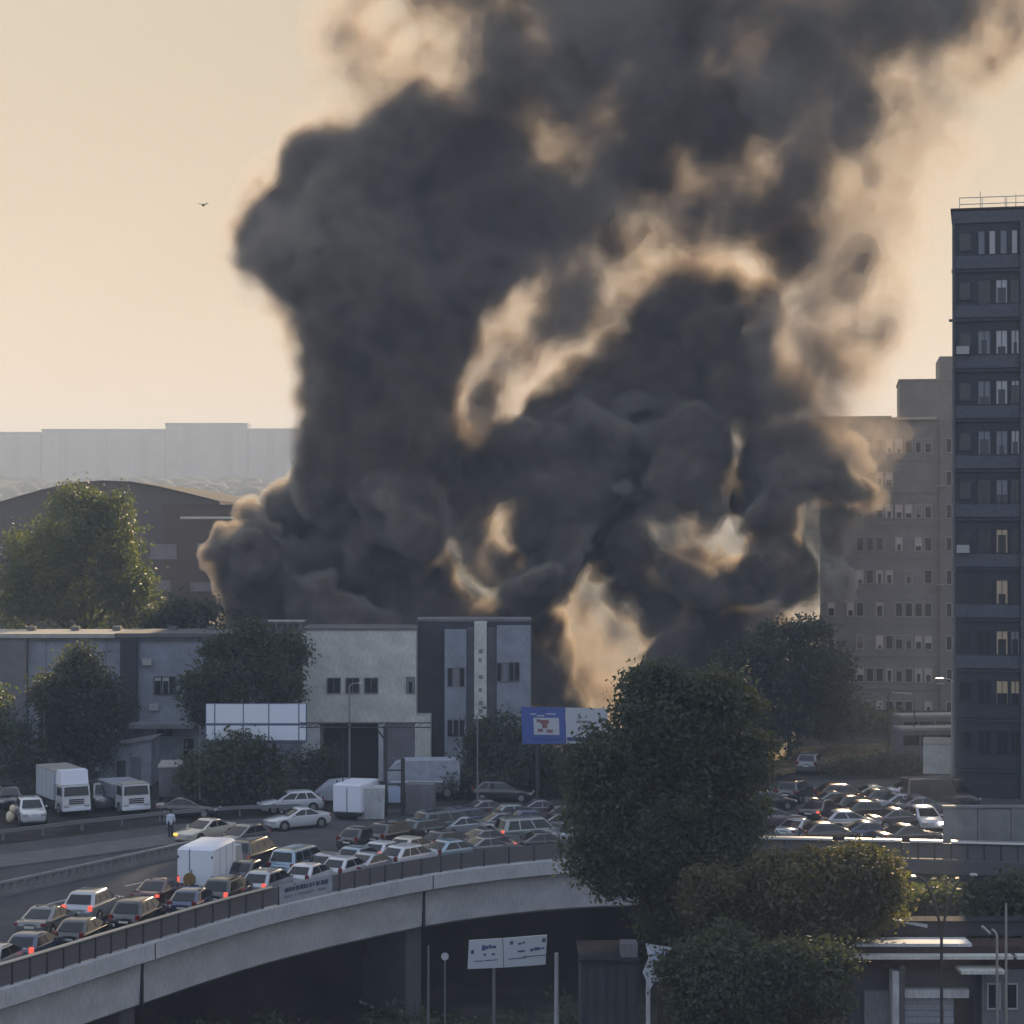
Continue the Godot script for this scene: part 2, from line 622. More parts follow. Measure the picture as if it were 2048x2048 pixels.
func build_flyover() -> void:
	var o := thing("flyover", "curving grey concrete flyover with a dark parapet full of queuing cars", "flyover")
	var j1 := rim_at(297)
	var j2 := rim_at(857)
	var span := j2 - j1
	var cuts := [maxi(2, j1 - 2 * span), j1 - span, j1, j2, j2 + span, mini(j2 + 2 * span, rim.size() - 1)]
	for k in cuts.size() - 1:
		var a: int = cuts[k]
		var b: int = cuts[k + 1]
		if a < 2 or b <= a + 1:
			continue
		put("cornice", sweep([[0.42, -0.12], [0.42, -0.95], [0.30, -1.02], [-1.2, -1.02], [-1.2, -0.05], [0.30, -0.05]], a, b), M.concrete if k < 4 else M.dark_concrete, o)  # last span: shade on the fascia put into a darker concrete
		put("girder", sweep([[-0.40, -1.022], [-0.52, -3.3], [-0.75, -3.45], [-6.5, -3.45], [-6.5, -1.022]], a, b), M.concrete if k < 4 else M.dark_concrete, o)  # same darker concrete for the shaded girder of the last span
		var jt := Shape.new()
		jt.box(rim[b] + rim_out[b] * -0.45 + Vector3.UP * -2.2, Vector3(0.14, 2.5, 0.2), Basis.looking_at(rim_out[b]))
		jt.box(rim[b] + rim_out[b] * 0.40 + Vector3.UP * -0.55, Vector3(0.08, 0.8, 0.06), Basis.looking_at(rim_out[b]))
		put("expansion_joint", jt, M.dark_steel, o)
		var pr := Shape.new()
		var pp := rim[b] - rim_out[b] * 3.4
		pr.box(pp + Vector3.UP * -6.2, Vector3(1.3, 5.6, 4.2), Basis.looking_at(rim_out[b]), 0.2)
		put("pier", pr, M.dark_concrete, o)
	# parapet panels, two metres each, and their posts
	var i0 := maxi(2, rim_at(-120))
	var rail_end := rim_at(536)
	var i := i0
	while i < rim.size() - 40:
		var s := Shape.new()
		var a := rim[i] + rim_out[i] * 0.20
		var b := rim[i + 2] + rim_out[i + 2] * 0.20
		var t := (b - a).normalized()
		var mid := (a + b) * 0.5 + Vector3.UP * 0.47
		var l := (b - a).length()
		var face := Basis(t, Vector3.UP, t.cross(Vector3.UP))
		s.box(mid, Vector3(l - 0.05, 0.94, 0.07), face)
		put("parapet_panel", s, M.barrier_panel, o)
		var p := Shape.new()
		p.box(a + Vector3.UP * 0.45, Vector3(0.09, 1.0, 0.13), face)
		put("parapet_post", p, M.dark_steel, o)
		i += 2
	for seg in [[i0, rail_end], [rim_at(1240), rim_at(1650)], [rim_at(1672), rim_at(1788)], [rim_at(1803), rim_at(1875)], [rim_at(1890), rim.size() - 44]]:
		var wd := 0.0 if seg[0] == i0 else 0.10
		var s := sweep([[0.09 - wd, 0.96], [0.31 + wd, 0.96], [0.33 + wd, 1.00], [0.30 + wd, 1.06 + wd * 0.6], [0.20, 1.075 + wd], [0.10 - wd, 1.06 + wd * 0.6], [0.07 - wd, 1.00]], seg[0], seg[1])
		put("handrail", s, M.rail_steel, o)
	# banner tied to the parapet
	var b0 := rim_at(541)
	var b1 := rim_at(650)
	var bn := thing("banner", "pale blue lettered banner tied to the parapet below the white hatchback", "banner", Vector3())
	var cl := Shape.new()
	var top := []
	var low := []
	for q in range(b0, b1 + 1):
		var w := 0.02 * sin(q * 2.3)
		top.append(rim[q] + rim_out[q] * (0.275 + w) + Vector3.UP * 1.02)
		low.append(rim[q] + rim_out[q] * (0.29 - w) + Vector3.UP * -0.04)
	var ring := []
	for q in top.size():
		var back := rim_out[b0] * -0.015
		ring.append(PackedVector3Array([top[q], low[q], low[q] + back, top[q] + back]))
	cl.loft(ring)
	put("sheet", cl, M.tarp, bn)
	# print that cannot be read from here
	var r3 := RandomNumberGenerator.new()
	r3.seed = 12
	for line in [[0.66, 0.24, M.print_ink], [0.30, 0.13, M.print_grey]]:
		var pr := Shape.new()
		var u := 0.10
		while u < 0.86:
			var w := r3.randf_range(0.025, 0.075)
			var k0 := u * (top.size() - 1)
			var k1 := (u + w) * (top.size() - 1)
			var q0 := int(k0)
			var q1 := int(k1)
			var pa: Vector3 = top[q0].lerp(top[mini(q0 + 1, top.size() - 1)], k0 - q0)
			var pb: Vector3 = top[q1].lerp(top[mini(q1 + 1, top.size() - 1)], k1 - q1)
			var dn: Vector3 = Vector3.UP * -(1.0 - line[0] - line[1] * 0.5 * r3.randf_range(0.8, 1.1))
			var dn2: Vector3 = Vector3.UP * -(1.0 - line[0] + line[1] * 0.5)
			var out := rim_out[b0] * 0.03
			pr.slab([pa + dn + out, pb + dn + out, pb + dn2 + out, pa + dn2 + out], rim_out[b0] * 0.004)
			u += w + r3.randf_range(0.008, 0.03)
		put("lettering", pr, line[2], bn)
	# low baluster wall between the carriageways
	var bw := thing("baluster_wall", "low concrete wall of stubby balusters between the two carriageways at left", "wall", Vector3())
	var p0 := on(-90, 1806, 0.0)
	var line := [p0, on(0, 1793), on(180, 1753), on(360, 1712), on(470, 1694)]
	for k in line.size() - 1:
		var a: Vector3 = line[k]
		var b: Vector3 = line[k + 1]
		var t := (b - a).normalized()
		var face := Basis(t, Vector3.UP, t.cross(Vector3.UP))
		var l := (b - a).length()
		var s := Shape.new()
		s.box((a + b) * 0.5 + Vector3.UP * 0.76, Vector3(l, 0.16, 0.36), face, 0.03)
		put("coping", s, M.kerb_concrete, bw)
		var f := Shape.new()
		f.box((a + b) * 0.5 + Vector3.UP * 0.09, Vector3(l, 0.2, 0.42), face)
		put("plinth", f, M.kerb_concrete, bw)
		var q := 0.35
		while q < l:
			var bs := Shape.new()
			var pp := a + t * q
			bs.hull_box(pp + Vector3.UP * 0.43, Vector3(0.21, 0.245, 0.13), Vector3(0.11, 0, 0.10), 0.25, face)
			put("baluster", bs, M.kerb_concrete, bw)
			q += 0.68
	# guard rail of the far carriageway
	var gr := thing("guard_rail", "long grey steel guard rail along the yard behind the far carriageway", "guard rail", Vector3())
	var gl := [on(-70, 1692), on(9, 1681), on(168, 1661), on(330, 1643), on(480, 1632), on(600, 1628)]
	for k in gl.size() - 1:
		var a: Vector3 = gl[k]
		var b: Vector3 = gl[k + 1]
		var t := (b - a).normalized()
		var face := Basis(t, Vector3.UP, t.cross(Vector3.UP))
		var l := (b - a).length()
		var s := Shape.new()
		for e in [-1, 1]:
			s.box((a + b) * 0.5 + Vector3.UP * (0.62 + 0.08 * e), Vector3(l, 0.11, 0.05), face, 0.02)
		s.box((a + b) * 0.5 + Vector3.UP * 0.62 - face.z * 0.02, Vector3(l, 0.10, 0.02), face)
		put("rail", s, M.steel, gr)
		var q := 0.0
		while q < l:
			var ps := Shape.new()
			ps.box(a + t * q + Vector3.UP * 0.36 - face.z * 0.1, Vector3(0.09, 0.72, 0.12), face)
			put("post", ps, M.steel, gr)
			q += 3.0

# ------------------------------------------------------------------ buildings
func window(o: Node3D, c: Vector3, w: float, h: float, pane: Material, bars := 1, depth := 0.08, fr: Material = null) -> void:
	var f := Shape.new()
	var t := 0.07
	for e in [-1, 1]:
		f.box(c + Vector3((w * 0.5 + t * 0.5) * e, 0, depth * 0.5), Vector3(t, h + 2 * t, depth))
		f.box(c + Vector3(0, (h * 0.5 + t * 0.5) * e, depth * 0.5 - 0.002), Vector3(w, t, depth - 0.004))
	for b in bars:
		f.box(c + Vector3(-w * 0.5 + w * (b + 1.0) / (bars + 1.0), 0, depth * 0.4), Vector3(0.05, h, depth * 0.7))
	var q := put("window", f, fr if fr else M.frame, o)
	var s := Shape.new()
	s.box(c + Vector3(0, 0, depth * 0.2), Vector3(w, h, depth * 0.3))
	put("pane", s, pane, q)
	if pane != M.pane and w > 0.5:
		var cv := Shape.new()
		var u := fposmod(c.x * 7.31 + c.y * 3.77, 1.0)
		var hh := h * (0.25 + 0.6 * u)
		cv.box(c + Vector3(0, -h * 0.5 + hh * 0.5, depth * 0.36), Vector3(w * (0.45 + 0.5 * fposmod(u * 5.3, 1.0)), hh, depth * 0.06))
		put("dark_gap", cv, M.pane, q)

func bx(o: Node3D, called: String, m: Material, x0: float, x1: float, y0: float, y1: float, z0: float, z1: float) -> MeshInstance3D:
	var s := Shape.new()
	s.box(Vector3((x0 + x1) * 0.5, (y0 + y1) * 0.5, (z0 + z1) * 0.5), Vector3(absf(x1 - x0), absf(y1 - y0), absf(z1 - z0)))
	return put(called, s, m, o)

func build_tower() -> void:
	var d := 230.0
	var k := d / FOCAL
	var o := thing("apartment_tower", "tall dark grey apartment tower cut off by the right edge of the photo", "apartment block", Vector3((1905 - 1024) * k, 0, -d * ZS), deg_to_rad(-13.2))
	var X := func(px: float) -> float: return (px - 1905.0) * k
	var Y := func(py: float) -> float: return EYE - (py - SKYLINE) * k
	bx(o, "wall", M.tower_dark, 0, 19, -0.3, Y.call(421), -16, 0)
	bx(o, "parapet", M.brick_red, -0.12, 19.1, Y.call(421), Y.call(417), -16.1, 0.14)
	bx(o, "pilaster", M.tower_render, X.call(2037), X.call(2062), 0, Y.call(440), 0.0, 0.42)
	bx(o, "pilaster", M.tower_render, 0.0, X.call(1910), 0, Y.call(425), 0.0, 0.20)
	bx(o, "roof_band", M.tower_render, 0.0, 19, Y.call(447), Y.call(424), 0.0, 0.16)
	var rows := [487, 585, 686, 786, 886, 983, 1082, 1183, 1284, 1383, 1483]
	for r in rows.size():
		var y: float = Y.call(rows[r])
		for seg in [[1911, 2036], [2063, 2300]]:
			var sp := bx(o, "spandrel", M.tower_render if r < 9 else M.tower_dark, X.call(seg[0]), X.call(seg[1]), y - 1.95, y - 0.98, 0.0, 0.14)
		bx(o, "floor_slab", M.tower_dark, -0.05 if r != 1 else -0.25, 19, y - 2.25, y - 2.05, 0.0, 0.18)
		var plan := [[1967, 26, M.pane], [2001, 24, M.pane], [2026, 18, M.pane]]
		if r == 0:
			plan = [[1962, 15, M.blind], [1983, 14, M.curtain], [2005, 15, M.blind], [2026, 13, M.curtain]]
		elif r == 1:
			plan[1][2] = M.curtain
		elif r >= 2 and r <= 4:
			plan = [[1967, 26, M.blind], [2001, 24, M.curtain if r != 4 else M.blind], [2027, 17, M.curtain]]
		elif r == 5:
			plan[1][2] = M.blind
		elif r >= 6 and r <= 8:
			plan[1][2] = M.warm_curtain
			if r == 8:
				plan[2][2] = M.blind
		elif r == 9:
			plan[1][2] = M.warm_curtain
			plan[2][2] = M.warm_curtain
		for q in plan:
			window(o, Vector3(X.call(q[0]), y, 0.0), q[1] * k - 0.12, 1.75, q[2], 0 if r == 0 else 1, 0.10, M.tower_dark)
		for q in [2085, 2125, 2165, 2215, 2260]:
			window(o, Vector3(X.call(q), y, 0.0), 0.95, 1.75, M.pane if (q + r) % 3 else M.blind, 1, 0.10, M.tower_dark)
		window(o, Vector3(X.call(1930), y + 0.1, 0.0), 0.8, 1.3, M.pane, 0, 0.10, M.tower_dark)
		# small things on sills
		if r == 6 or r == 2:
			bx(o, "air_conditioner", M.frame, X.call(1913), X.call(1938), y - 0.9, y - 0.3, 0.14, 0.55)
	for q in [[1960, 5.0], [2012, 3.4], [2030, 4.2]]:
		var an := Shape.new()
		an.tube(Vector3(X.call(q[0]), Y.call(417), -3.0), Vector3(X.call(q[0]), Y.call(417) + q[1] * 0.35, -3.0), 0.03, 0.02, 6)
		put("aerial", an, M.dark_steel, o)
	# roof railing
	var rl := Shape.new()
	for y in [0.35, 0.85]:
		rl.tube(Vector3(0.55, Y.call(417) + y, -0.3), Vector3(18.5, Y.call(417) + y, -0.3), 0.035, 0.035, 6)
	put("railing", rl, M.rail_steel, o)
	for i in 11:
		var ps := Shape.new()
		ps.tube(Vector3(0.55 + i * 1.7, Y.call(417), -0.3), Vector3(0.55 + i * 1.7, Y.call(417) + 0.86, -0.3), 0.035, 0.035, 6)
		put("railing_post", ps, M.rail_steel, o)
	# concrete wall at its foot
	var w := thing("retaining_wall", "low stained concrete wall at the foot of the dark tower", "wall", Vector3((1888 - 1024) / FOCAL * 197.0, 0, -197 * ZS))
	for i in 5:
		bx(w, "panel", M.kerb_concrete, i * 2.2, i * 2.2 + 2.16, -0.2, 2.3 - 0.06 * (i % 2), -0.4, 0)
	bx(w, "coping", M.kerb_concrete, -0.1, 11.1, 2.3, 2.44, -0.5, 0.08)

func build_blocks() -> void:
	# the hazy block behind
	var d := 340.0
	var k := d / FOCAL
	var o := thing("apartment_block", "hazy grey brown apartment block with a stepped roof left of the dark tower", "apartment block", Vector3((1640 - 1024) * k, 0, -d * ZS), deg_to_rad(-9.5))
	var X := func(px: float) -> float: return (px - 1640.0) * k
	var Y := func(py: float) -> float: return EYE - (py - SKYLINE) * k
	bx(o, "wall", M.block_render, 0, X.call(2010), -0.3, Y.call(838), -14, 0)
	bx(o, "upper_storey", M.block_render, X.call(1797), X.call(2010), Y.call(838), Y.call(762), -13, -1.0)
	bx(o, "stair_head", M.block_render, X.call(1876), X.call(2010), Y.call(762), Y.call(713), -12, -2.0)
	bx(o, "roof_edge", M.roof_sheet, X.call(1782), X.call(1868), Y.call(841), Y.call(836), -2.0, 0.5)
	bx(o, "roof_edge", M.kerb_concrete, X.call(1640), X.call(1781), Y.call(838), Y.call(833), -14.1, 0.16)
	bx(o, "roof_edge", M.kerb_concrete, X.call(1795), X.call(2012), Y.call(762), Y.call(759), -13.1, -0.9)
	bx(o, "side_bay", M.mid_render, X.call(1874), X.call(2012), 0, Y.call(842), 0.0, 0.5)
	var r3 := RandomNumberGenerator.new()
	r3.seed = 77
	for r in 9:
		var y: float = Y.call(893 + r * 65.0)
		bx(o, "string_course", M.mid_render, 0.0, X.call(1873), y - 1.75, y - 1.55, 0.0, 0.06)
		for q in 11:
			var px := 1662.0 + q * 19.0
			if r3.randf() < 0.12:
				continue
			var m: Material = M.curtain if r3.randf() < 0.42 else (M.blind if r3.randf() < 0.4 else M.pane)
			window(o, Vector3(X.call(px), y, 0.0), 0.72, 1.45, m, 0, 0.12)
		window(o, Vector3(X.call(1892), y, 0.5), 0.55, 1.5, M.pane, 0, 0.1)
		if r % 3 == 1:
			bx(o, "balcony_slab", M.roof_sheet, X.call(1868), X.call(1882), y - 0.9, y - 0.78, 0.5, 1.3)
	# very far slabs on the hill
	d = 1700.0
	k = d / FOCAL
	var far := [[-130, 82, 868, "far hazy slab block at the left edge on the skyline"], [84, 331, 862, "far hazy slab block, second from the left on the skyline"], [331, 497, 850, "tallest far hazy slab block on the skyline, left of the smoke"], [497, 760, 861, "far hazy slab block on the skyline running behind the smoke"]]
	for f in far:
		var b := thing("slab_block", f[3], "apartment block", Vector3((f[0] - 1024) * k, 0, -d * ZS), 0.0, "far slab blocks on the skyline")
		var w: float = (f[1] - f[0]) * k - 0.6
		var top: float = EYE - (f[2] - SKYLINE) * k
		bx(b, "wall", M.far_render, 0, w, 20, top, -14, 0)
		bx(b, "roof", M.block_render, -0.4, w + 0.2, top, top + 1.2, -14.4, 0.5)
		var bays := int(w / 22.0)
		for q in bays:
			bx(b, "stair_bay", M.block_render, (q + 0.5) * w / bays - 2.0, (q + 0.5) * w / bays + 2.0, 31, top - 1.0, -6, 1.2)
		var win := Shape.new()
		for r in 8:
			for q in int(w / 3.6):
				if q % 5 != 2:
					win.box(Vector3(2.0 + q * 3.6, top - 2.6 - r * 3.0, 0.05), Vector3(2.2, 1.6, 0.2))
		var wn := put("windows", win, M.blind, b)
		wn.set_meta("kind", "stuff")
	# dark arched shed at left
	d = 430.0
	k = d / FOCAL
	var h := thing("arched_shed", "big dark industrial shed with a shallow arched roof behind the left tree", "industrial building", Vector3((150 - 1024) * k, 0, -d * ZS))
	X = func(px: float) -> float: return (px - 150.0) * k
	Y = func(py: float) -> float: return EYE - (py - SKYLINE) * k
	var arch := [[-150, 1052], [-60, 1026], [20, 1003], [85, 984], [150, 970], [205, 966], [262, 968], [320, 978], [380, 992], [440, 1007]]
	var s := Shape.new()
	var ra := PackedVector3Array()
	var rb := PackedVector3Array()
	for p in arch:
		ra.append(Vector3(X.call(p[0]), Y.call(p[1]), 0))
		rb.append(Vector3(X.call(p[0]), Y.call(p[1]), -60))
	ra.append_array([Vector3(X.call(440), 0, 0), Vector3(X.call(-150), 0, 0)])
	rb.append_array([Vector3(X.call(440), 0, -60), Vector3(X.call(-150), 0, -60)])
	s.loft([ra, rb])
	put("gable_wall", s, M.dark_render, h)
	for i in arch.size() - 1:
		var rs := Shape.new()
		var a := Vector3(X.call(arch[i][0]), Y.call(arch[i][1]) + 0.02, 0.6)
		var b := Vector3(X.call(arch[i + 1][0]), Y.call(arch[i + 1][1]) + 0.02, 0.6)
		var up := Vector3.UP * 0.35
		var back := Vector3(0, 0, -61)
		rs.loft([PackedVector3Array([a, b, b + up, a + up]), PackedVector3Array([a + back, b + back, b + up + back, a + up + back])])
		put("roof_sheet", rs, M.roof_dark, h)
	bx(h, "annex_wall", M.brick_red, X.call(330), X.call(640), 0, Y.call(1014), -20, 1.5)
	bx(h, "light_strip", M.white_render, X.call(365), X.call(470), Y.call(1038), Y.call(1033), 1.5, 1.9)
	bx(h, "annex_roof", M.roof_dark, X.call(328), X.call(642), Y.call(1014), Y.call(1009), -20.2, 1.8)
	for q in [[305, 357, 1088, 1118], [398, 452, 1086, 1119], [303, 345, 1160, 1182], [384, 432, 1164, 1182]]:
		bx(h, "wall_panel", M.mid_render, X.call(q[0]), X.call(q[1]), Y.call(q[3]), Y.call(q[2]), 1.5, 1.7)
	for q in 8:
		bx(h, "mullion", M.dark_steel, X.call(-100 + q * 52), X.call(-96 + q * 52), 0, Y.call(1035), 0.0, 0.3)

func build_depot() -> void:
	# the long low building at left
	var d := 255.0
	var k := d / FOCAL
	var o := thing("depot_building", "long low grey building with dark pilasters behind the parked trucks", "building", Vector3((-60 - 1024) * k, 0, -d * ZS))
	var X := func(px: float) -> float: return (px + 60.0) * k
	var Y := func(py: float) -> float: return EYE - (py - SKYLINE) * k
	bx(o, "wall", M.grey_render, 0, X.call(604), -0.3, Y.call(1274), -7, 0)
	bx(o, "dark_bay", M.mid_render, 0, X.call(55), 0, Y.call(1280), 0.0, 0.3)
	bx(o, "pilaster", M.dark_render, X.call(246), X.call(275), 0, Y.call(1278), 0.0, 0.35)
	bx(o, "pilaster", M.dark_render, X.call(436), X.call(470), 0, Y.call(1278), 0.0, 0.35)
	bx(o, "roof_edge", M.felt, X.call(232), X.call(606), Y.call(1274), Y.call(1266), -7.2, 0.5)
	bx(o, "roof_edge", M.roof_sheet, -0.2, X.call(231), Y.call(1275), Y.call(1267), -7.2, 0.5)
	for q in [58, 244, 277, 434]:
		var dp := Shape.new()
		dp.tube(Vector3(X.call(q), 0.1, 0.42), Vector3(X.call(q), Y.call(1277), 0.42), 0.06, 0.06, 8)
		put("downpipe", dp, M.dark_steel, o)
	for q in [30, 120, 205, 320, 400]:
		bx(o, "roof_vent", M.felt, X.call(q), X.call(q + 16), Y.call(1266), Y.call(1266) + 0.35, -5.0, -4.2)
	for q in [[286, 1330], [300, 1420], [70, 1440]]:
		bx(o, "air_conditioner", M.frame, X.call(q[0]), X.call(q[0]) + 0.8, Y.call(q[1]), Y.call(q[1]) + 0.55, 0.0, 0.35)
	bx(o, "fascia", M.mid_render, X.call(56), X.call(604), Y.call(1281), Y.call(1275), 0.0, 0.24)
	for i in 5:
		bx(o, "wall_joint", M.mid_render, X.call(92 + i * 40), X.call(93.2 + i * 40), Y.call(1430), Y.call(1282), 0.0, 0.03)
	for q in [[316, 16], [332, 16], [346, 12]]:
		window(o, Vector3(X.call(q[0]), Y.call(1371), 0.0), q[1] * k - 0.12, 1.4, M.curtain if q[0] != 346 else M.pane, 0, 0.1, M.dark_steel)
	for q in [90, 125, 160, 195, 228]:
		window(o, Vector3(X.call(q), Y.call(1480), 0.0), 1.1, 1.5, M.pane, 1, 0.1)
	bx(o, "canopy", M.kerb_concrete, X.call(268), X.call(400), Y.call(1452), Y.call(1443), 0.0, 2.2)
	window(o, Vector3(X.call(330), Y.call(1464), 0.0), 1.4, 0.75, M.pane, 1, 0.1)
	window(o, Vector3(X.call(378), Y.call(1500), 0.0), 0.9, 2.0, M.pane, 0, 0.1)
	# plant on the roof
	var ru := thing("roof_unit", "grey ventilation unit on the low roof left of the white building", "ventilation unit", Vector3((565 - 1024) * k, Y.call(1265), -d * ZS - 2))
	bx(ru, "casing", M.mid_render, -1.5, 1.5, 0.0, 0.8, -1.5, 0)
	bx(ru, "lid", M.roof_sheet, -1.7, 1.7, 0.8, 0.92, -1.6, 0.15)
	for i in 5:
		bx(ru, "louvre", M.dark_steel, -1.2 + i * 0.5, -0.85 + i * 0.5, 0.15, 0.65, 0.0, 0.04)
	# gabled shed
	d = 240.0
	k = d / FOCAL
	var g := thing("gabled_shed", "small pale shed with a sloping roof behind the tipper truck", "shed", Vector3((248 - 1024) * k, 0, -d * ZS))
	var s := Shape.new()
	var ring := [Vector3(-2.0, 0, 0), Vector3(-2.0, 2.2, 0), Vector3(-1.2, 3.0, 0), Vector3(2.2, 3.6, 0), Vector3(2.2, 0, 0)]
	var back := []
	for p in ring:
		back.append(p + Vector3(0, 0, -4))
	s.loft([PackedVector3Array(ring), PackedVector3Array(back)])
	put("wall", s, M.grey_render, g)
	bx(g, "door", M.dark_render, -0.55, 0.15, 0.0, 2.0, 0.0, 0.06)
	bx(g, "door_leaf", M.mid_render, 0.55, 1.4, 0.4, 2.3, 0.0, 0.05)
	for e in [[-2.1, 2.18, -1.2, 3.02], [-1.2, 3.02, 2.35, 3.65]]:
		var rr := Shape.new()
		rr.slab([Vector3(e[0], e[1] + 0.01, 0.25), Vector3(e[2], e[3] + 0.01, 0.25), Vector3(e[2], e[3] + 0.01, -4.2), Vector3(e[0], e[1] + 0.01, -4.2)], Vector3(0, 0.09, 0))
		put("roof", rr, M.mid_render, g)

func build_offices() -> void:
	var d := 245.0
	var k := d / FOCAL
	var o := thing("white_building", "plain cream white building with three square windows in a row", "building", Vector3((605 - 1024) * k, 0, -d * ZS))
	var X := func(px: float) -> float: return (px - 605.0) * k
	var Y := func(py: float) -> float: return EYE - (py - SKYLINE) * k
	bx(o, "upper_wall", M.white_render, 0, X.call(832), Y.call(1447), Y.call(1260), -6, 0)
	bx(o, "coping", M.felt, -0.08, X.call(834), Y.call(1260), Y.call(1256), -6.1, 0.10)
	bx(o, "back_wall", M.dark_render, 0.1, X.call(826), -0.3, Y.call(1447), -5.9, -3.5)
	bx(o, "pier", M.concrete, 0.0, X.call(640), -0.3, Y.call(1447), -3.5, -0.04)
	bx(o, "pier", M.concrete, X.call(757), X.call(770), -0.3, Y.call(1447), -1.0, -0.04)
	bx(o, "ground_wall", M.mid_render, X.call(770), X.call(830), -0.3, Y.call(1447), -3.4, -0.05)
	bx(o, "corner_pier", M.white_render, X.call(830), X.call(861), -0.3, Y.call(1432), -6, 0.02)
	for q in [668, 705.5, 742.5]:
		window(o, Vector3(X.call(q), Y.call(1371), 0.0), 27 * k - 0.1, 31 * k - 0.1, M.pane, 1, 0.10, M.mid_render)
	window(o, Vector3(X.call(821), Y.call(1370), 0.0), 14 * k, 30 * k, M.blind, 0, 0.10, M.mid_render)
	var bush := [[650, 1480], [690, 1500]]
	# office next door
	var p := thing("office_building", "grey office building with dark vertical strips right of the white building", "building", Vector3((832 - 1024) * k, 0, -d * ZS - 1.5))
	X = func(px: float) -> float: return (px - 832.0) * k
	bx(p, "dark_wall", M.dark_render, 0.0, X.call(1062), -0.3, Y.call(1246), -5, -1.2)
	bx(p, "wall", M.grey_render, X.call(888), X.call(932), -0.3, Y.call(1262), -1.2, 0)
	bx(p, "wall", M.grey_render, X.call(993), X.call(1062), -0.3, Y.call(1254), -1.2, 0)
	bx(p, "pilaster", M.white_render, X.call(948), X.call(973), Y.call(1440), Y.call(1246), -1.2, 0.5)
	bx(p, "pilaster", M.mid_render, X.call(948), X.call(973), -0.3, Y.call(1440), -1.2, 0.3)
	bx(p, "dark_strip", M.mid_render, X.call(933), X.call(947), -0.3, Y.call(1258), -1.2, -0.5)
	bx(p, "dark_strip", M.mid_render, X.call(974), X.call(992), -0.3, Y.call(1258), -1.2, -0.5)
	for q in [[899, 1357], [911, 1357], [923, 1357]]:
		window(p, Vector3(X.call(q[0]), Y.call(q[1]), 0.0), 0.34, 1.45, M.pane if q[0] != 911 else M.blind, 0, 0.08, M.mid_render)
	for q in [[998, 1347], [1010, 1347], [1023, 1346], [1034, 1346]]:
		window(p, Vector3(X.call(q[0]), Y.call(q[1]), 0.0), 0.34, 1.45, M.pane if q[0] != 1010 else M.blind, 0, 0.08, M.mid_render)
	for q in [899, 911, 923]:
		window(p, Vector3(X.call(q), Y.call(1460), 0.0), 0.34, 1.3, M.pane, 0, 0.08, M.mid_render)
	# marks down the pale pilaster, too small to read
	for q in [1300, 1318, 1352, 1378, 1404, 1420]:
		bx(p, "sign_mark", M.print_grey, X.call(957), X.call(957) + (0.24 if q % 4 else 0.34), Y.call(q + 8), Y.call(q), 0.5, 0.52)
	bx(p, "roof_edge", M.mid_render, -0.05, X.call(1064), Y.call(1246), Y.call(1241), -5.1, -1.1)

